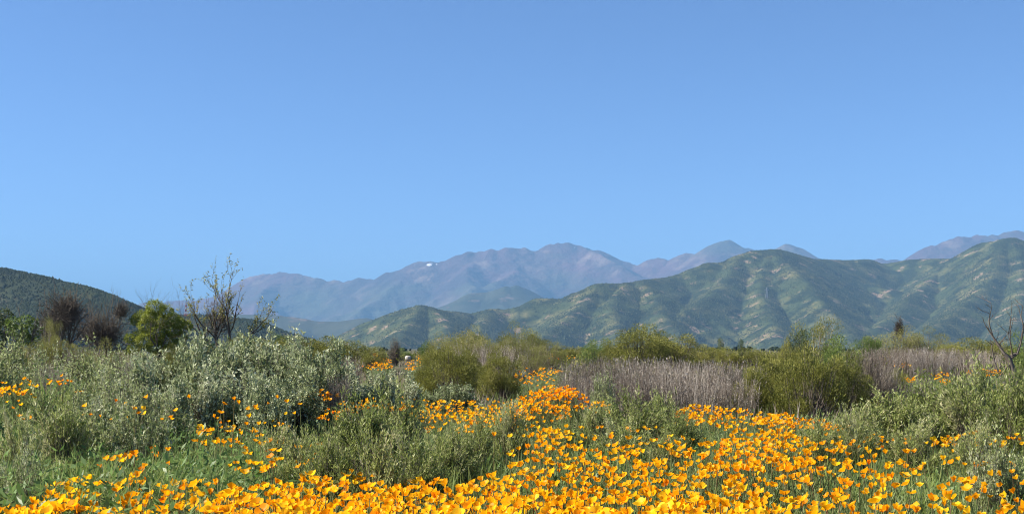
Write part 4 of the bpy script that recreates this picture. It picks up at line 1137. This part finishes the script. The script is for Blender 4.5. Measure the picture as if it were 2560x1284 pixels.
V, Fq = leaves(P, r.normal(0, .6, (n, 3)) + [0, 0, .7], r.uniform(.06, .13, n) * (1 + d / 60), r.uniform(.012, .024, n) * (1 + d / 50), r)
obj('low_scrub', mesh('low_scrub', V, Fq, M['olive'], tint=np.repeat(np.clip(r.normal(.5, .2, n) + .5 * (vnoise(P[:, 0] / 3, P[:, 1] / 3, 237) - .5), 0, 1), 4)), kind='stuff', label='low olive scrub covering the bank behind the meadow', category='scrub')

# dark green arching tuft at the near left corner
n = 260
e, mp = tree_root('grass_tuft', 15, 5.0, 'dark green arching grass tuft at the left end of the poppy bed', 'grass tuft')
V, Fq = blades(r.normal(0, .06, (n, 3)) * [1, 1, 0], r.normal(0, .5, (n, 3)) + [.25, 0, .7], r.uniform(.2, .36, n), r.uniform(.004, .008, n), r, 1.3)
obj('leaf_blades', mesh('leaf_blades', V, Fq, M['herb'], tint=np.repeat(r.uniform(0, .5, n), 6)), e)

# ------------------------------------------------------------------ masts on the hills
def lattice(name, px, pyb, D, h, wb, wt, nseg, mats, label, cat, arms=()):
    x = px2x(px, D); zb = CZ + (HY - pyb) * D / F
    e = obj(name, None, label=label, category=cat)
    e.location = (x, D, zb)
    for s in range(nseg):
        z0, z1 = h * s / nseg, h * (s + 1) / nseg
        w0, w1 = wb + (wt - wb) * s / nseg, wb + (wt - wb) * (s + 1) / nseg
        c0 = [np.array([a * w0 / 2, b_ * w0 / 2, z0]) for a, b_ in ((-1, -1), (1, -1), (1, 1), (-1, 1))]
        c1 = [np.array([a * w1 / 2, b_ * w1 / 2, z1]) for a, b_ in ((-1, -1), (1, -1), (1, 1), (-1, 1))]
        seg = []
        for i in range(4):
            j = (i + 1) % 4
            seg += [(c0[i], c1[i]), (c0[i], c1[j]), (c0[j], c1[i]), (c0[i], c0[j])]
        V, Fq = tubes(np.array(seg), np.full((len(seg), 2), wb * .045), 4)
        obj('lattice_section', mesh('lattice_section', V, Fq, M[mats[s % len(mats)]]), e)
    for z, l in arms:
        V, Fq = tubes(np.array([[(-l, 0, z), (l, 0, z)], [(-l, 0, z), (0, 0, z + h * .05)], [(l, 0, z), (0, 0, z + h * .05)]]), np.full((3, 2), wb * .05), 4)
        obj('cross_arm', mesh('cross_arm', V, Fq, M[mats[0]]), e)
    return e
lattice('radio_mast', 465, 789, 1590, 17, 3.0, 1.0, 6, ['paint_red', 'paint_white'], 'red and white lattice mast on the low wooded hill', 'mast')
lattice('power_pylon', 1917, 744, 3560, 30, 6, 1.6, 5, ['steel'], 'pale lattice pylon on the slope of the green hills', 'pylon', ((22, 7), (26, 6)))

# ------------------------------------------------------------------ say which one each shrub of a row is
ORD = ['first', 'second', 'third', 'fourth', 'fifth', 'sixth', 'seventh', 'eighth', 'ninth', 'tenth', 'eleventh', 'twelfth', 'thirteenth', 'fourteenth', 'fifteenth', 'sixteenth', 'seventeenth', 'eighteenth']
ROWS = {
    'silvery sage shrubs of the big mound': ('tall silvery sage shrub of the big mound', 'the yellow green tree'),
    'sage shrubs fronting the mound': ('low grey sage shrub fronting the silvery mound', 'its tree end'),
    'sage shrubs behind the poppy strip': ('low grey sage shrub behind the golden poppy strip', 'the silvery mound'),
    'pale sage shrubs before the trees': ('pale green sage shrub before the tree row', 'the dark evergreens'),
    'pale sage shrubs in the left meadow': ('short pale sage shrub of the herb meadow', 'the dark grass tuft side'),
    'green shrubs between the poppy bands': ('narrow leaved green shrub between the two poppy bands', 'the silvery mound side'),
    'green shrubs in the poppy strip': ('green shrub amid the golden poppy strip', 'the silvery mound side'),
    'green shrubs in the poppy gap': ('low green shrub in the poppy gap', 'the orange hummock'),
    'leafy shrubs right of the broom': ('pale green leafy shrub in the row', 'the round broom clump'),
    'shrubs in the right poppy slope': ('low green shrub poking through the poppy slope', 'the broom clump side'),
    'broom bushes of the rounded clump': ('olive broom bush of the rounded clump', 'the dry stalk band'),
    'broom bushes on the bank': ('olive green broom bush on the bank', 'the white boulder'),
    'bushes along the top of the bank': ('olive brown bush above the sage mound', 'the tall sparse tree'),
    'yellowish bushes by the dome': ('yellowish loose bush below the green hill dome', 'the white boulder side'),
    'feathery bushes behind the hummock': ('pale feathery bush behind the orange hummock', 'the broom bushes of the bank'),
    'olive bushes behind the dry stalks': ('olive bush behind the grey dry stalks', 'the rounded fresh green bush'),
    'olive bushes between the pale feathery bushes': ('dull olive bush between the pale feathery bushes', 'the white boulder side'),
    'grey dead stalks among the sage': ('clump of grey dead stalks among the sage shrubs', 'the dark evergreens'),
    'slim dark bushes': ('slim dark bush beyond the dry stalks', 'the far orange poppies'),
    'yellow green willowy bushes': ('rounded yellow green willowy bush', 'the small fresh green bush'),
    'olive bushes by the bare tree': ('dull olive bush beyond the far poppies', 'the willowy bushes'),
    'dry stalk stands in the wide grey band': ('stand of dry stalks in the wide grey band', 'the orange hummock'),
    'dry stalk stands on the right bank': ('stand of dry stalks around the bank poppies', 'the dark leafless thicket'),
    'brown dry shrubs behind the sage': ('brownish dry shrub in the gaps behind the sage', 'the dead trees'),
    'low bushes under the trees': ('low bush at the feet of the trees', 'the dark evergreens'),
}
for g, (base, mark) in ROWS.items():
    mem = sorted((o for o in bpy.data.objects if o.get('group') == g), key=lambda o: o.location.x / o.location.y)
    for i, o in enumerate(mem):
        o['label'] = '%s %s, counted from %s' % (ORD[i], base, mark)

# ------------------------------------------------------------------ the air: one closed box round everything
def haze_box():
    m, nt = newmat('hazy_air')
    pv = nt.nodes.new('ShaderNodeVolumePrincipled')
    pv.inputs['Color'].default_value = (.225, .455, .76, 1)
    pv.inputs['Density'].default_value = 8.6e-5
    pv.inputs['Anisotropy'].default_value = 0.0
    out = nt.nodes.new('ShaderNodeOutputMaterial')
    nt.links.new(pv.outputs[0], out.inputs['Volume'])
    a, z0 = 26000.0, -200.0
    z1 = float(max(VA[:, 2].max(), VB[:, 2].max(), VD[:, 2].max())) + 25.0
    V = np.array([(x, y, z) for z in (z0, z1) for y in (-a, a) for x in (-a, a)])
    Fq = np.array([(0, 2, 3, 1), (4, 5, 7, 6), (0, 1, 5, 4), (2, 6, 7, 3), (0, 4, 6, 2), (1, 3, 7, 5)])
    return obj('haze', mesh('haze', V, Fq, m), kind='stuff', label='pale blue haze in the air over the valley', category='haze')
haze_box()
